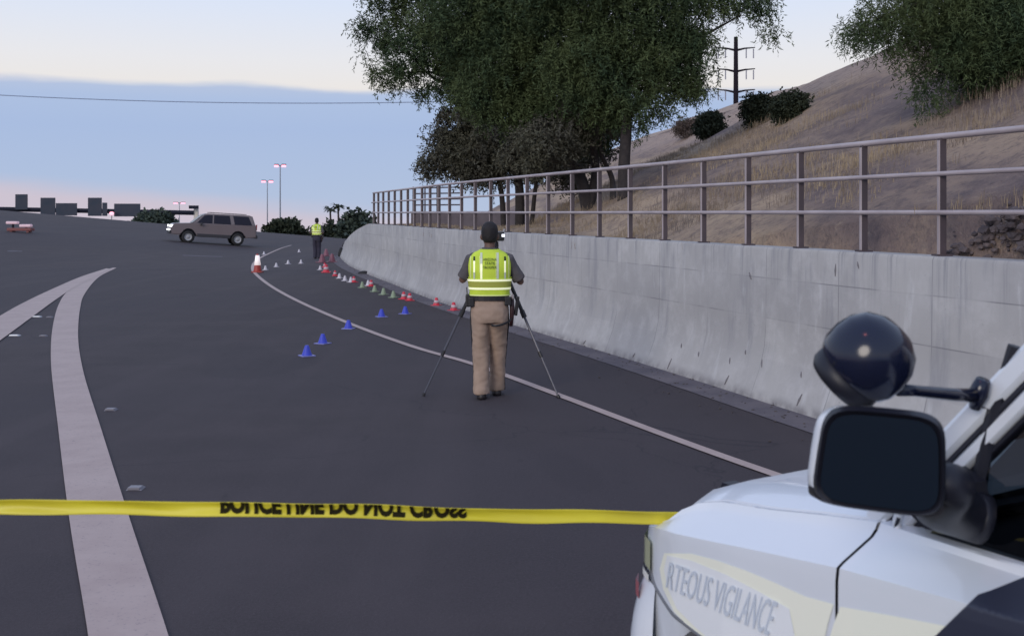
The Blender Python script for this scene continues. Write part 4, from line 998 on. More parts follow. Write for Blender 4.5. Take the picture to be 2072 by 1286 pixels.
bmesh.ops.subdivide_edges(bm, edges=[e for e in bm.edges if e.calc_length() > .02], cuts=1)
for v in bm.verts:
    x = 447 + (v.co.x - x0_) / (x1_ - x0_) * 498; k = .98 - (v.co.y - cap * .36) / (cap * .64) * 1.62; v.co = tape_pt(x, k, .0045)
fin('lettering', bm, mat('tape_ink', (.022, .018, .006), .7, spec=.1), tp_o, normals=False)

# ------------------------------------------------------------ patrol vehicle (near, right)
TH = R(28); DV = 1.9; sT, cT = math.sin(TH), math.cos(TH)
# vehicle space: x = u forward, y = v to its left (driver side, towards the camera), z up ; origin on the road under the camera's foot
car = empty('patrol_car'); tag(car, 'white highway patrol suv with spotlight and door mirror filling the lower right corner', 'car')
# axes: u -> (-sin, cos), v -> (-cos, -sin)
car.matrix_world = Matrix(((-sT, -cT, 0, cT * DV), (cT, -sT, 0, sT * DV), (0, 0, 1, 0), (0, 0, 0, 1)))
def cpt(x, y, v):
    rx, ry = (x - 1036) / F, (y - HOR) / F; t = (DV - v) / (cT * rx + sT); return Vector((t * (cT - sT * rx), v, CAMZ - ry * t))
WP = mat('white_car_paint', (.72, .76, .82), .32, spec=.5, coat=.6)
CREAM = mat('cream_reflective_film', (.93, .94, .81), .35, coat=.3); PALE = mat('pale_panel', (.86, .89, .92), .35, coat=.3)
LET = mat('grey_lettering', (.60, .66, .74), .4); BK = mat('black_trim', (.012, .013, .022), .45, spec=.4); BKG = mat('gloss_black', (.008, .011, .03), .16, spec=.5)
GAP = mat('gap_black', (.02, .022, .035), .8); CHR = mat('chrome', (.6, .62, .64), .15, metal=1)
def sharp(o, a=28):
    for p in o.data.polygons: p.use_smooth = True
    o.data.set_sharp_from_angle(angle=R(a))
def interp(t, T, V): return float(np.interp(t, T, V))
UC = [-1.9, 0, 1.4, 1.92, 2.30, 2.60, 2.75, 2.85, 2.95, 3.05, 3.12]
def sec(u):
    vs0 = interp(u, [-1.95, -1.7, 0, 1.9, 2.35, 2.62, 2.75, 2.86, 2.95, 3.05, 3.12], [-.12, -.04, .0, .0, -.012, -.04, -.07, -.113, -.20, -.42, -.8])
    zc = interp(u, [-1.9, 1.4, 1.92, 2.3, 2.75, 2.95, 3.12], [1.17, 1.15, 1.105, 1.052, .978, .93, .86])
    zt = interp(u, [-1.9, 1.5, 1.92, 2.12, 2.32, 2.54, 2.64, 2.70, 2.76, 2.95, 3.12], [1.215, 1.198, 1.195, 1.165, 1.13, 1.098, 1.072, 1.04, .99, .935, .865])
    vt = vs0 - interp(u, [1.9, 2.6, 2.76, 3.0], [.135, .12, .035, .03])
    hz_ = interp(u, [1.9, 2.12, 2.5, 2.62, 2.70, 2.75, 2.80, 2.95, 3.05, 3.12], [1.20, 1.205, 1.148, 1.126, 1.095, 1.045, .985, .945, .91, .865])   # raised centre of bonnet
    hc = hz_ + interp(u, [1.9, 2.8, 3.12], [.03, .02, .0])
    vs1 = vs0
    P = [(vs0 - .16, .30), (vs0 - .06, .34), (vs0 - .005, .50), (vs0 + .006, .75), (vs0 + .004, zc - .03), (vs0, zc)]
    P += [(vs0 + (vt - vs0) * .12, zc + (zt - zc) * .12), (vs0 + (vt - vs0) * .82, zc + (zt - zc) * .66), (vt + .008, zt - .015), (vt, zt)]
    return P, vt, zt, hz_, hc
def hood_pts(u):
    P, vt, zt, h, hc = sec(u); e = min(-.25, vt - .17)
    step = [(vt - .012, zt + .001), (vt - .014, zt - .022), (vt - .024, zt - .022), (vt - .03, zt + .003), (min(vt - .05, vt - .06), zt + (h - zt) * .35), (vt - .12, zt + (h - zt) * .85), (min(vt - .17, -.34), h)]
    rest = [(-1.0 + (step[-1][0] + 1.0) * f, h + (hc - h) * (1 - f)) for f in (.66, .33, 0)]
    return step + rest
ust = [1.926, 2.0, 2.12, 2.2, 2.3, 2.4, 2.5, 2.58, 2.64, 2.70, 2.75, 2.80, 2.85, 2.90, 2.95, 3.0, 3.05, 3.09, 3.12]
def side_sections(us, wheel=None, top=True):
    out = []
    for u in us:
        P = sec(u)[0][:]
        if wheel:
            cu, r = wheel; dd = abs(u - cu)
            za = .38 + math.sqrt(max(0, r * r - dd * dd)) if dd < r else 0
            P = [(v, max(z, za + .012 * i)) if z < za + .05 else (v, z) for i, (v, z) in enumerate(P)]
        out.append([(u, v, z) for v, z in P] + ([(u, v, z) for v, z in hood_pts(u)] if top else []))
    return out
def mirrored(ring): return [(u, -2 - v, z) for u, v, z in ring]
us = sorted(set(ust + [2.32 + .41 * math.cos(a * math.pi / 16) for a in range(17)]))
us = [u for u in us if u >= 1.926]; us = [u for i, u in enumerate(us) if i == 0 or u - us[i - 1] > .008]
S = side_sections(us, (2.32, .40))
bm = bmesh.new(); loft(bm, [r + mirrored(r)[::-1][1:] for r in S], closed=False, cap=False)
# nose face
last = [v for v in bm.verts if abs(v.co.x - us[-1]) < 1e-5]
bmesh.ops.remove_doubles(bm, verts=bm.verts, dist=.0003)
bd = [e for e in bm.edges if e.is_boundary and all(abs(v.co.x - us[-1]) < 1e-4 for v in e.verts)]
vl = sorted({v for e in bd for v in e.verts}, key=lambda v: math.atan2(v.co.z - .55, v.co.y + 1))
bm.faces.new(vl)
bo = fin('front_body', bm, WP, car); sharp(bo, 24)
# liner under the gaps and around the engine bay
bm = bmesh.new()
for side in (0, 1):
    ring = []
    for u in (-1.8, 2.0, 2.6):
        P = [(v - .03, z - .004) for v, z in sec(min(u, 2.0))[0][1:]]; r = [(u, v, max(.32, z - .02 * (u > 2.1))) for v, z in P]
        if u > 2.1: r = [(1.99, v, z) for _, v, z in r]
        ring.append(r if side == 0 else mirrored(r))
    loft(bm, ring[:2], closed=False, cap=False)
fin('inner_liner', bm, GAP, car, normals=False)
# doors and rear body
def panel(name, u0, u1, m=WP, wheel=None, side=0, par=None):
    n = max(3, int((u1 - u0) / .06)); uu = [u0 + (u1 - u0) * k / n for k in range(n + 1)]
    S = side_sections(uu, wheel, top=False); bm = bmesh.new()
    S = [r + [(r[-1][0], r[-1][1] - .05, r[-1][2] + .004), (r[-1][0], r[-1][1] - .06, r[-1][2] - .1)] for r in S]
    loft(bm, S if side == 0 else [mirrored(r) for r in S], closed=False, cap=False); o = fin(name, bm, m, par or car); sharp(o, 24); return o
doors = []
for side in (0, 1):
    d1_ = panel('door', .86, 1.916, side=side); panel('door', -.12, .852, side=side)
    panel('rear_quarter', -1.9, -.128, wheel=(-.62, .44), side=side); doors.append(d1_)
bm = bmesh.new(); box(bm, (-1.9, -1.0, .75), (.12, 1.72, .95), bev=.05); fin('tailgate', bm, WP, car)
bm = bmesh.new(); box(bm, (.6, -1.0, .34), (4.7, 1.55, .08)); fin('floor_pan', bm, BK, car)
# window sill moulding (bright edge under the side glass)
bm = bmesh.new(); P = catmull([cpt(1822, 1032, -.145), cpt(1815, 1060, -.145), cpt(1830, 1082, -.145), cpt(1880, 1097, -.145), cpt(1960, 1118, -.145), cpt(2072, 1151, -.145), Vector((1.0, -.145, 1.245)), Vector((.2, -.145, 1.25)), Vector((-1.2, -.145, 1.25))], 6)
tube(bm, P, .011, 8); fin('sill_moulding', bm, WP, doors[0], smooth=True)
bm = bmesh.new(); tube(bm, [p + Vector((0, .006, -.016)) for p in P], .005, 6); fin('moulding_seal', bm, GAP, doors[0], smooth=True)
# greenhouse
GL = bpy.data.materials.new('car_glass'); GL.use_nodes = True; q = GL.node_tree; q.nodes.clear()
o_ = q.nodes.new('ShaderNodeOutputMaterial'); tr_ = q.nodes.new('ShaderNodeBsdfTransparent'); tr_.inputs[0].default_value = (.62, .68, .68, 1)
gg = q.nodes.new('ShaderNodeBsdfGlossy'); gg.inputs['Roughness'].default_value = .02; fr = q.nodes.new('ShaderNodeFresnel'); fr.inputs[0].default_value = 1.45; mi_ = q.nodes.new('ShaderNodeMixShader')
q.links.new(fr.outputs[0], mi_.inputs[0]); q.links.new(tr_.outputs[0], mi_.inputs[1]); q.links.new(gg.outputs[0], mi_.inputs[2]); q.links.new(mi_.outputs[0], o_.inputs[0])
GD = GL.copy(); GD.name = 'car_glass_tinted'; [setattr(n.inputs[0], 'default_value', (.16, .18, .20, 1)) for n in GD.node_tree.nodes if n.type == 'BSDF_TRANSPARENT']
def both(f):
    for sgn in (0, 1): f((lambda p: (p[0], p[1], p[2])) if sgn == 0 else (lambda p: (p[0], -2 - p[1], p[2])), sgn)
# A pillar: two-tone, from cowl to roof. outer edge and inner edge from the sight lines
a_lo, a_hi = Vector((1.99, -.185, 1.20)), cpt(2072, 693, -.20); adir = (a_hi - a_lo).normalized(); a_top = a_lo + adir * ((1.84 - a_lo.z) / adir.z); a_top.y = -.25
b_lo, b_hi = cpt(1905, 940, -.165), cpt(2072, 752, -.175)
def pillar(g, s_):
    def seg(name, c0, c1, w, t_, m):
        bm = bmesh.new(); d = (c1 - c0).normalized(); s1 = Vector((0, 1, 0)); s2 = d.cross(s1).normalized()
        pts_ = []
        for c_ in (c0, c1): pts_.append([g(c_ + s2 * a * w + s1 * b * t_) for a, b in ((-.5, -.5), (-.5, .3), (-.3, .5), (.3, .5), (.5, .3), (.5, -.5))])
        loft(bm, pts_); o = fin(name, bm, m, car); sharp(o, 40)
    up = (a_top - a_lo).normalized(); per = up.cross(Vector((0, 1, 0))).normalized()
    if per.x > 0: per = -per                       # towards the rear
    seg('a_pillar', a_lo + per * .022, a_top + per * .022, .056, .05, WP)
    seg('pillar_seal', a_lo + per * .057 + Vector((0, -.004, 0)), a_top + per * .057 + Vector((0, -.004, 0)), .014, .05, GAP)
    seg('door_frame', a_lo + per * .082 + Vector((0, .004, 0)), a_top + per * .082 + Vector((0, .004, 0)), .034, .045, WP)
    seg('window_seal', a_lo + per * .107, a_top + per * .107, .014, .03, BK)
    for u0, u1, w in ((.80, .72, .10), (-.16, -.20, .10), (-1.55, -1.35, .22)):
        seg('pillar', Vector((u0, -.16, 1.2)), Vector((u1, -.28, 1.84)), w, .05, BK if w < .2 else WP)
both(pillar)
bm = bmesh.new()
rf = []
for u, w, z in ((a_top.x + .03, .60, 1.835), (a_top.x - .10, .70, 1.875), (.4, .74, 1.90), (-.6, .73, 1.895), (-1.4, .70, 1.86), (-1.62, .62, 1.80)):
    rf.append([(u, -1 + w + .03, z - .07), (u, -1 + w, z - .02), (u, -1 + w * .7, z), (u, -1, z + .015), (u, -1 - w * .7, z), (u, -1 - w, z - .02), (u, -1 - w - .03, z - .07), (u, -1, z - .06)])
loft(bm, rf); o = fin('roof', bm, WP, car, smooth=True)
bm = bmesh.new()
g = lambda a, b: bm.verts.new((a[0], a[1], a[2]))
top = a_top.x; WS = [[(a_lo.x - .0 + .05 * (1 - abs(t) ** 2), -1 + t * .80, 1.20), (top + .02 + .04 * (1 - t * t), -1 + t * .71, 1.84)] for t in (-1, -.66, -.33, 0, .33, .66, 1)]
loft(bm, WS, closed=False, cap=False); fin('windscreen', bm, GL, car, smooth=True)
def sglass(gf, s_):
    for u0, u1, t0, t1 in ((1.80, .86, a_top.x - .12, .80), (.78, -.10, .70, -.14), (-.22, -1.45, -.26, -1.30)):
        bm = bmesh.new(); bm.faces.new([bm.verts.new(gf(p)) for p in ((u0, -.165, 1.19), (u1, -.165, 1.19), (t1, -.262, 1.83), (t0, -.262, 1.83))]); fin('side_window', bm, GD, car, normals=False)
both(sglass)
# quarter bar, cowl, wipers
bm = bmesh.new(); tube(bm, [cpt(1965, 1085, -.18), cpt(1995, 900, -.20), cpt(2055, 700, -.225)], .018, 8, flat=.8); fin('window_bar', bm, BK, car)
bm = bmesh.new(); box(bm, (1.97, -1, 1.195), (.20, 1.56, .012)); fin('cowl', bm, BK, car)
# interior
INT = mat('interior_dark', (.012, .012, .02), .8)
bm = bmesh.new(); box(bm, (1.68, -1, 1.06), (.45, 1.55, .22), bev=.05); fin('dashboard', bm, INT, car)
for v in (-.60, -1.4):
    bm = bmesh.new(); box(bm, (.62, v, .75), (.5, .48, .2), bev=.06); box(bm, (.40, v, 1.12), (.16, .48, .75), rot=None, bev=.06); box(bm, (.38, v, 1.56), (.12, .26, .18), bev=.04); fin('seat', bm, INT, car)
bm = bmesh.new(); P = [Vector((1.30 + .18 * math.cos(a) * -.35, -.58 + .19 * math.sin(a), 1.12 + .19 * math.cos(a))) for a in [k * math.pi / 10 for k in range(21)]]
tube(bm, P, .016, 8, cap=False); tube(bm, [(1.30, -.58, 1.12), (1.55, -.58, 1.02)], .03, 8); fin('steering_wheel', bm, INT, car)
# wheels
TY_ = mat('tyre', (.018, .018, .02), .85); RM = mat('steel_rim', (.25, .26, .28), .4, metal=.6)
for cu in (2.32, -.62):
    for v in (-.14, -1.86):
        w_ = empty('wheel', (cu, v, .37)); w_.parent = car
        Mr = Matrix.Rotation(R(90), 4, 'X')
        bm = bmesh.new(); lathe(bm, [(.24, -.12), (.35, -.125), (.37, -.09), (.37, .09), (.35, .125), (.24, .12)], 32, Mr, False); fin('tyre', bm, TY_, w_, smooth=True)
        bm = bmesh.new(); lathe(bm, [(.02, .05), (.09, .06), (.12, .02), (.20, .03), (.245, .115), (.245, -.11), (.02, -.11)], 24, Mr if v > -1 else Matrix.Rotation(R(-90), 4, 'X')); fin('rim', bm, RM, w_, smooth=True)
for side in (0, 1):
    for cu in (2.32, -.62):
        bm = bmesh.new(); vv_ = -.30 if side == 0 else -1.70
        tube(bm, [(cu + .41 * math.cos(a), vv_, .38 + .41 * math.sin(a)) for a in [k * math.pi / 12 for k in range(13)]], .02, 6); box(bm, (cu, vv_ - (.1 if side == 0 else -.1), .6), (.9, .05, .5)); fin('arch_liner', bm, GAP, car)
# head lamp wrapping the corner, seen edge on
def surf_v(u, z):
    P = sec(u)[0]; Z = [p[1] for p in P]; V = [p[0] for p in P]; return float(np.interp(z, Z, V))
for side in (0, 1):
    hl = empty('headlight', (0, 0, 0)); hl.parent = car
    gm = (lambda p: p) if side == 0 else (lambda p: (p[0], -2 - p[1], p[2]))
    def patch(name, m, us_, z0f, z1f, out, par, nz_=5):
        bm = bmesh.new(); R_ = []
        for u in us_: R_.append([gm((u + out * .6, surf_v(u, z0f(u) + (z1f(u) - z0f(u)) * k / nz_) + out, z0f(u) + (z1f(u) - z0f(u)) * k / nz_)) for k in range(nz_ + 1)])
        loft(bm, R_, closed=False, cap=False); o = fin(name, bm, m, par, smooth=True, normals=False); return o
    lin = lambda a, b, n: [a + (b - a) * k / n for k in range(n + 1)]
    patch('lens', mat('lamp_lens', (.52, .54, .34), .15, spec=.7, coat=.5), lin(2.785, 3.04, 10), lambda u: .835, lambda u: .925, .008, hl)
    patch('trim', mat('bright_trim', (.85, .85, .80), .3), lin(2.785, 3.05, 10), lambda u: .800, lambda u: .822, .012, hl, 1)
    patch('trim', BK, lin(2.785, 3.05, 10), lambda u: .824, lambda u: .834, .010, hl, 1)
    patch('turn_signal', mat('red_marker', (.40, .12, .14), .3), lin(2.82, 2.90, 4), lambda u: .735, lambda u: .785, .030, hl, 2)
# bumper seam
bm = bmesh.new(); pts_ = [cpt(1328, 1128, -.12), cpt(1331, 1160, -.10), cpt(1342, 1195, -.075), cpt(1368, 1240, -.045), cpt(1395, 1268, -.025), cpt(1425, 1294, -.01)]
pts_ = [Vector((p.x, surf_v(p.x, p.z) + .001, p.z)) for p in catmull(pts_, 6)]
tube(bm, pts_, .0055, 6); fin('bumper_seam', bm, mat('seam_grey', (.16, .17, .19), .7), car)
# film, pale panel, letters on the wing: all follow the body surface
def on_side(name, poly, m, out, par=car, cuts=5):
    """polygon of photo pixels laid on the side surface"""
    bm = bmesh.new(); f = bm.faces.new([bm.verts.new((x, y, 0)) for x, y in poly]); bmesh.ops.triangulate(bm, faces=[f])
    for _ in range(7):
        es = [e for e in bm.edges if e.calc_length() > 11]
        if not es: break
        bmesh.ops.subdivide_edges(bm, edges=es, cuts=1); bmesh.ops.triangulate(bm, faces=bm.faces[:])
    for w in bm.verts:
        v = 0; x, y = w.co.x, w.co.y
        for _ in range(14): p = cpt(x, y, v); v = .5 * v + .5 * surf_v(p.x, p.z)
        p = cpt(x, y, v); w.co = Vector((p.x, surf_v(p.x, p.z) + out, p.z))
    return fin(name, bm, m, par, smooth=True, normals=False)
on_side('side_film', [(1345, 1118), (1400, 1119), (1450, 1132), (1510, 1153), (1570, 1178), (1630, 1205), (1688, 1221), (1676, 1262), (1668, 1300), (1600, 1310), (1450, 1315), (1400, 1272), (1365, 1236), (1343, 1190), (1336, 1150)], CREAM, .0025)
on_side('side_film', [(1702, 1226), (1800, 1243), (1900, 1262), (2000, 1282), (2072, 1298), (2072, 1420), (1660, 1420), (1677, 1300), (1688, 1262)], CREAM, .0025, doors[0])
on_side('pale_panel', [(1352, 1122), (1400, 1132), (1470, 1160), (1540, 1196), (1600, 1230), (1612, 1290), (1460, 1310), (1408, 1266), (1372, 1230), (1352, 1185), (1346, 1150)], PALE, .0045)
# lettering as photographed, running down towards the rear
bm = text_mesh('RTEOUS VIGILANCE', .1); x0_, x1_ = min(v.co.x for v in bm.verts), max(v.co.x for v in bm.verts); h_ = max(v.co.y for v in bm.verts)
for v in bm.verts:
    t = (v.co.x - x0_) / (x1_ - x0_); k = v.co.y / h_
    bx, by = 1352 + 208 * t, 1186 + 98 * t; ax, ay = 1360 + 220 * t, 1134 + 82 * t
    x, y = bx + (ax - bx) * k, by + (ay - by) * k; vv_ = 0
    for _ in range(6): p = cpt(x, y, vv_); vv_ = surf_v(p.x, p.z)
    v.co = Vector((p.x, vv_ + .010, p.z))
fin('lettering', bm, LET, car, normals=False)
on_side('door_emblem', [(2090, 1160), (2010, 1192), (1985, 1200), (1890, 1292), (1880, 1420), (2090, 1420)], mat('emblem_dark', (.03, .035, .06), .4), .009, doors[0])
# bumper wrapping the corner, fuller than the wing above it
bm = bmesh.new(); R_ = []
for u, v in ((2.74, -.05), (2.78, -.03), (2.85, -.045), (2.93, -.10), (3.0, -.17), (3.07, -.30), (3.13, -.5), (3.16, -.75), (3.17, -1.0)):
    vb = surf_v(min(u, 3.1), .79); ub = min(u, 3.10); r_ = []
    for z, f in ((.30, .85), (.36, 1.0), (.50, 1.05), (.60, 1.0), (.67, .82), (.73, .55), (.77, .28), (.80, .02)): r_.append((ub + (u - ub) * f + .004, vb + (v - vb) * f + .004, z))
    R_.append(r_)
full_ = R_ + [[(u, -2 - v, z) for u, v, z in r_] for r_ in R_[::-1][1:]]
loft(bm, full_, closed=False, cap=False); o = fin('bumper', bm, WP, car); sharp(o, 40)
# push bumper
pb = empty('push_bumper', (0, 0, 0)); pb.parent = car
for v in (-.70, -1.30):
    bm = bmesh.new(); P = catmull([(3.14, v, .35), (3.22, v, .5), (3.22, v, .82), (3.16, v, .955)], 4)
    loft(bm, [[(p.x - .05, p.y - .03, p.z), (p.x + .02, p.y - .03, p.z), (p.x + .02, p.y + .03, p.z), (p.x - .05, p.y + .03, p.z)] for p in P]); fin('upright', bm, BK, pb)
for z_, r_ in ((.72, .035), (.5, .03)):
    bm = bmesh.new(); tube(bm, [(3.24, -.57, z_), (3.24, -1.43, z_)], r_, 10); fin('crossbar', bm, BK, pb)
bm = bmesh.new(); box(bm, (3.125, -1, .73), (.03, .9, .25), bev=.01); fin('grille', bm, BK, car)
# door mirror
mir = empty('door_mirror', (0, 0, 0)); mir.parent = car
MC = cpt(1780, 933, .22)
view = (MC - Vector((0, DV, CAMZ))); view.z = 0; view.normalize()
nrm = Matrix.Rotation(R(-10), 3, 'Z') @ (-view); nrm.normalize()      # glass normal, turned slightly inboard
rt = Vector((0, 0, 1)).cross(nrm).normalized(); up = Vector((0, 0, 1)); nrm2 = nrm
if rt.dot(Vector((0, -1, 0))) < 0: rt = -rt                              # rt points right in the photo
def mring(w, h, dx, dz, dep, n=40, p=5.0, tl=0):
    out = []
    for k in range(n):
        t = 2 * math.pi * k / n; ct, st = math.cos(t), math.sin(t)
        x = w * math.copysign(abs(ct) ** (2 / p), ct) + dx; z = h * math.copysign(abs(st) ** (2 / p), st) + dz
        x += tl * (z - dz) / h * (-1 if x < 0 else 0) * -1
        out.append(MC + rt * x + up * z - nrm * dep)
    return out
bm = bmesh.new()
loft(bm, [mring(.108, .088, 0, 0, .010, tl=.012), mring(.120, .099, 0, 0, -.002, tl=.014), mring(.1245, .103, -.002, 0, .012, tl=.016), mring(.126, .105, -.004, 0, .022, tl=.016)]); o = fin('bezel', bm, BK, mir, smooth=False); sharp(o, 40)
bm = bmesh.new()
loft(bm, [mring(.124, .101, -.006, .000, .023, tl=.016), mring(.128, .101, -.020, -.001, .045, tl=.016, p=4.5), mring(.124, .098, -.032, -.001, .080, p=4, tl=.014), mring(.100, .082, -.036, .002, .118, p=3.2, tl=.01), mring(.055, .045, -.036, .002, .138, p=2.5), mring(.01, .008, -.036, .002, .143, p=2)])
o = fin('housing', bm, WP, mir); sharp(o, 60)
bm = bmesh.new()
loft(bm, [mring(.127, .026, -.008, -.081, .021, p=3.5), mring(.133, .028, -.022, -.082, .05, p=3.5), mring(.126, .024, -.034, -.080, .09, p=3)]); o = fin('lower_cover', bm, BK, mir); sharp(o, 50)
bm = bmesh.new(); r_ = [v for v in mring(.111, .091, .001, 0, -.0035, tl=.013)]; bm.faces.new([bm.verts.new(v) for v in r_]); fin('glass', bm, mat('mirror_glass_dark', (.006, .012, .022), .06, spec=.45), mir, normals=False)
bm = bmesh.new(); A0 = cpt(1850, 1005, .17); A1 = cpt(1900, 1015, .02); A2 = cpt(1945, 1035, -.11)
tube(bm, catmull([MC - nrm * .07 + rt * .07 - up * .045, MC - nrm * .075 + rt * .125 - up * .048, A1, A2, cpt(1990, 1050, -.16)], 4), [.034 + .026 * min(1, i / 8) for i in range(17)], 14, flat=.95); fin('arm', bm, BK, mir, smooth=True)
bm = bmesh.new(); P3 = [cpt(x, y, -.150) for x, y in ((1868, 985), (1890, 950), (1935, 945), (1978, 975), (1990, 1060), (1985, 1092), (1880, 1068), (1850, 1040))]
loft(bm, [[p + Vector((0, .012, 0)) for p in P3], [p + Vector((0, -.03, 0)) for p in P3]]); fin('sail_panel', bm, BK, mir)
# spotlight on the pillar
sp_o = empty('spotlight', (0, 0, 0)); sp_o.parent = car
SC_ = cpt(1750, 728, .16); toC = (Vector((0, DV, CAMZ)) - SC_).normalized()
rt2 = -toC.cross(Vector((0, 0, 1))).normalized()
if rt2.dot(Vector((0, -1, 0))) < 0: rt2 = -rt2
up2 = toC.cross(rt2).normalized(); up2 = up2 if up2.z > 0 else -up2
ax = (-rt2 * .62 - up2 * .62 - toC * .22).normalized()     # lamp points left, down and a little to the viewer
Mq = Matrix.Translation(SC_) @ ax.to_track_quat('Z', 'Y').to_matrix().to_4x4()
bm = bmesh.new(); lathe(bm, [(.004, -.100), (.040, -.094), (.069, -.076), (.087, -.048), (.094, -.015), (.092, .018), (.083, .038), (.074, .044)], 36, Mq); fin('shell', bm, BKG, sp_o, smooth=True)
bm = bmesh.new(); lathe(bm, [(.068, .036), (.078, .040), (.078, .068), (.070, .080), (.060, .080), (.056, .062)], 36, Mq); fin('rim', bm, BK, sp_o, smooth=True)
bm = bmesh.new(); lathe(bm, [(.058, .060), (.045, .066), (.025, .071), (.004, .073)], 24, Mq); fin('lens', bm, mat('smoked_lens', (.02, .022, .03), .2), sp_o, smooth=True)
bm = bmesh.new(); tube(bm, [cpt(1818, 788, .10), cpt(1850, 790, .05), cpt(1930, 798, -.08), cpt(1978, 800, -.17)], [.014, .012, .014, .016], 12); fin('arm', bm, BKG, sp_o, smooth=True)
bm = bmesh.new(); tube(bm, [cpt(1972, 826, -.17), cpt(1980, 795, -.17), cpt(1990, 768, -.17)], [.012, .022, .016], 12); fin('mount', bm, BKG, sp_o, smooth=True)
bm = bmesh.new(); tube(bm, [cpt(1990, 850, -.20), cpt(2012, 838, -.24)], [.034, .03], 14); fin('handle', bm, BK, sp_o, smooth=True)

# ------------------------------------------------------------ tan suv, mid distance
p = gpt(365, 491.5); q_ = gpt(470, 495.5); 
dirv = Vector((p.x - q_.x, p.y - q_.y, 0)); angv = math.atan2(dirv.y, dirv.x)
cx = (gpt(365, 492) + gpt(470, 495)) / 2
suv = empty('parked_suv', (cx.x, cx.y + .9, cx.z - .02), math.pi + .38); tag(suv, 'tan suv with its headlights on, parked broadside across the road ahead', 'suv')
TANP = mat('tan_car_paint', (.165, .132, .138), .4, coat=.3); TGL = mat('tinted_glass', (.012, .010, .022), .2, spec=.25); CLD = mat('dark_cladding', (.035, .033, .04), .6)
suv.rotation_euler = (0, R(-3.6), math.pi + .38)
# local: +x forward, width along y. wheelbase 2.95
def ext(name, prof, hw, m, par, bev=.06, taper=None):
    bm = bmesh.new(); A_ = []
    for sg in (-1, 1):
        A_.append([bm.verts.new((x, sg * (hw - (taper(z) if taper else 0)), z)) for x, z in prof])
    n = len(prof)
    for k in range(n): bm.faces.new((A_[0][k], A_[0][(k + 1) % n], A_[1][(k + 1) % n], A_[1][k]))
    bm.faces.new(A_[0][::-1]); bm.faces.new(A_[1])
    if bev: bmesh.ops.bevel(bm, geom=[e for e in bm.edges if abs(e.verts[0].co.y - e.verts[1].co.y) < .2], offset=bev, segments=2, affect='EDGES')
    o = fin(name, bm, m, par); sharp(o, 45); return o
def arch(cx_, r, z0, n=9): return [(cx_ + r * math.cos(a), z0 + r * math.sin(a)) for a in [math.pi * k / (n - 1) for k in range(n)]]
prof = [(2.50, .50), (2.53, .80), (2.48, 1.02), (2.30, 1.14), (1.2, 1.22), (1.15, 1.23), (-2.42, 1.24), (-2.50, 1.1), (-2.53, .52)] + arch(-1.42, .47, .46)[::-1] + arch(1.48, .47, .46)[::-1]
ext('body', prof, .98, TANP, suv, .05)
ext('cabin', [(1.28, 1.20), (.62, 1.78), (.45, 1.83), (-2.05, 1.86), (-2.25, 1.80), (-2.46, 1.20)], .93, TANP, suv, .05, lambda z: max(0, (z - 1.2)) * .22)
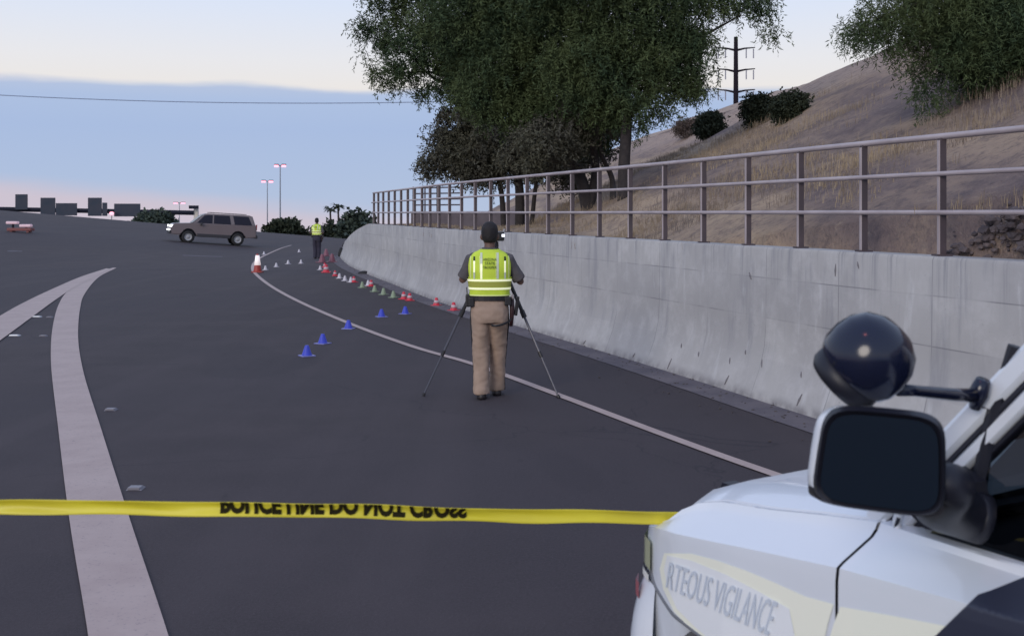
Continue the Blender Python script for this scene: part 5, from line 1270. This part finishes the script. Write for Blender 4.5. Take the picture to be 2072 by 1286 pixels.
for sg in (-1, 1):
    for prof_ in ([(1.02, 1.24), (.60, 1.70), (.42, 1.74), (.12, 1.75), (.12, 1.24)], [(.04, 1.24), (.04, 1.75), (-.88, 1.77), (-.98, 1.24)], [(-1.20, 1.24), (-1.08, 1.77), (-2.0, 1.77), (-2.24, 1.26)]):
        bm = bmesh.new(); off = lambda z: .93 - (z - 1.2) * .22 + .008
        r0 = [(x, sg * off(z), z) for x, z in prof_]; r1 = [(x, sg * (off(z) - .02), z) for x, z in prof_]; loft(bm, [r0, r1]); fin('side_window', bm, TGL, suv)
    bm = bmesh.new(); box(bm, (.78, sg * 1.06, 1.18), (.12, .2, .17), bev=.03); fin('side_mirror', bm, CLD, suv)
    bm = bmesh.new(); box(bm, (0, sg * .975, .50), (1.95, .05, .20), bev=.02); fin('running_board', bm, CLD, suv)
    bm = bmesh.new(); box(bm, (2.47, sg * .74, .98), (.18, .42, .15), bev=.03); fin('headlight', bm, mat('headlight_on', (1, 1, 1), .3, emit=(.95, .97, 1), es=2.2), suv)
    bm = bmesh.new(); box(bm, (2.52, sg * .62, .74), (.16, .60, .10), bev=.03); fin('fog_light', bm, MATS['headlight_on'], suv)
    bm = bmesh.new(); box(bm, (-2.50, sg * .86, 1.15), (.08, .14, .34), bev=.02); fin('tail_light', bm, mat('tail_lamp', (.22, .03, .04), .3), suv)
    for cx_ in (1.48, -1.42):
        w_ = empty('wheel', (cx_, sg * .84, .37)); w_.parent = suv
        bm = bmesh.new(); lathe(bm, [(.22, -.12), (.35, -.125), (.37, -.09), (.37, .09), (.35, .125), (.22, .12)], 24, Matrix.Rotation(R(90), 4, 'X'), False); fin('tyre', bm, TY_, w_, smooth=True)
        bm = bmesh.new(); lathe(bm, [(.02, .09), (.07, .10), (.10, .06), (.19, .07), (.225, .12), (.225, -.1), (.02, -.1)], 20, Matrix.Rotation(R(90 if sg < 0 else -90), 4, 'X')); fin('rim', bm, mat('suv_rim', (.34, .34, .36), .5, metal=.1), w_, smooth=True)
bm = bmesh.new(); loft(bm, [[(1.262, .84, 1.235), (.655, .74, 1.765)], [(1.262, -.84, 1.235), (.655, -.74, 1.765)]], closed=False, cap=False); fin('windscreen', bm, TGL, suv, loc=(.012, 0, .012))
bm = bmesh.new(); box(bm, (2.52, 0, .62), (.12, 1.9, .22), bev=.04); fin('bumper', bm, CLD, suv)
bm = bmesh.new(); box(bm, (-2.54, 0, .58), (.12, 1.9, .22), bev=.04); fin('bumper', bm, CLD, suv)
suv.scale = (.96,) * 3
for cx_ in (1.48, -1.42):
    bm = bmesh.new(); box(bm, (cx_, 0, .72), (.98, 1.5, .46)); fin('arch_liner', bm, BK, suv)
bm = bmesh.new(); box(bm, (2.50, 0, .98), (.08, 1.05, .2), bev=.02); fin('grille', bm, CLD, suv)
for sg in (-1, 1):
    bm = bmesh.new(); box(bm, (-.8, sg * .62, 1.90), (2.2, .04, .04), bev=.01); fin('roof_rail', bm, CLD, suv)
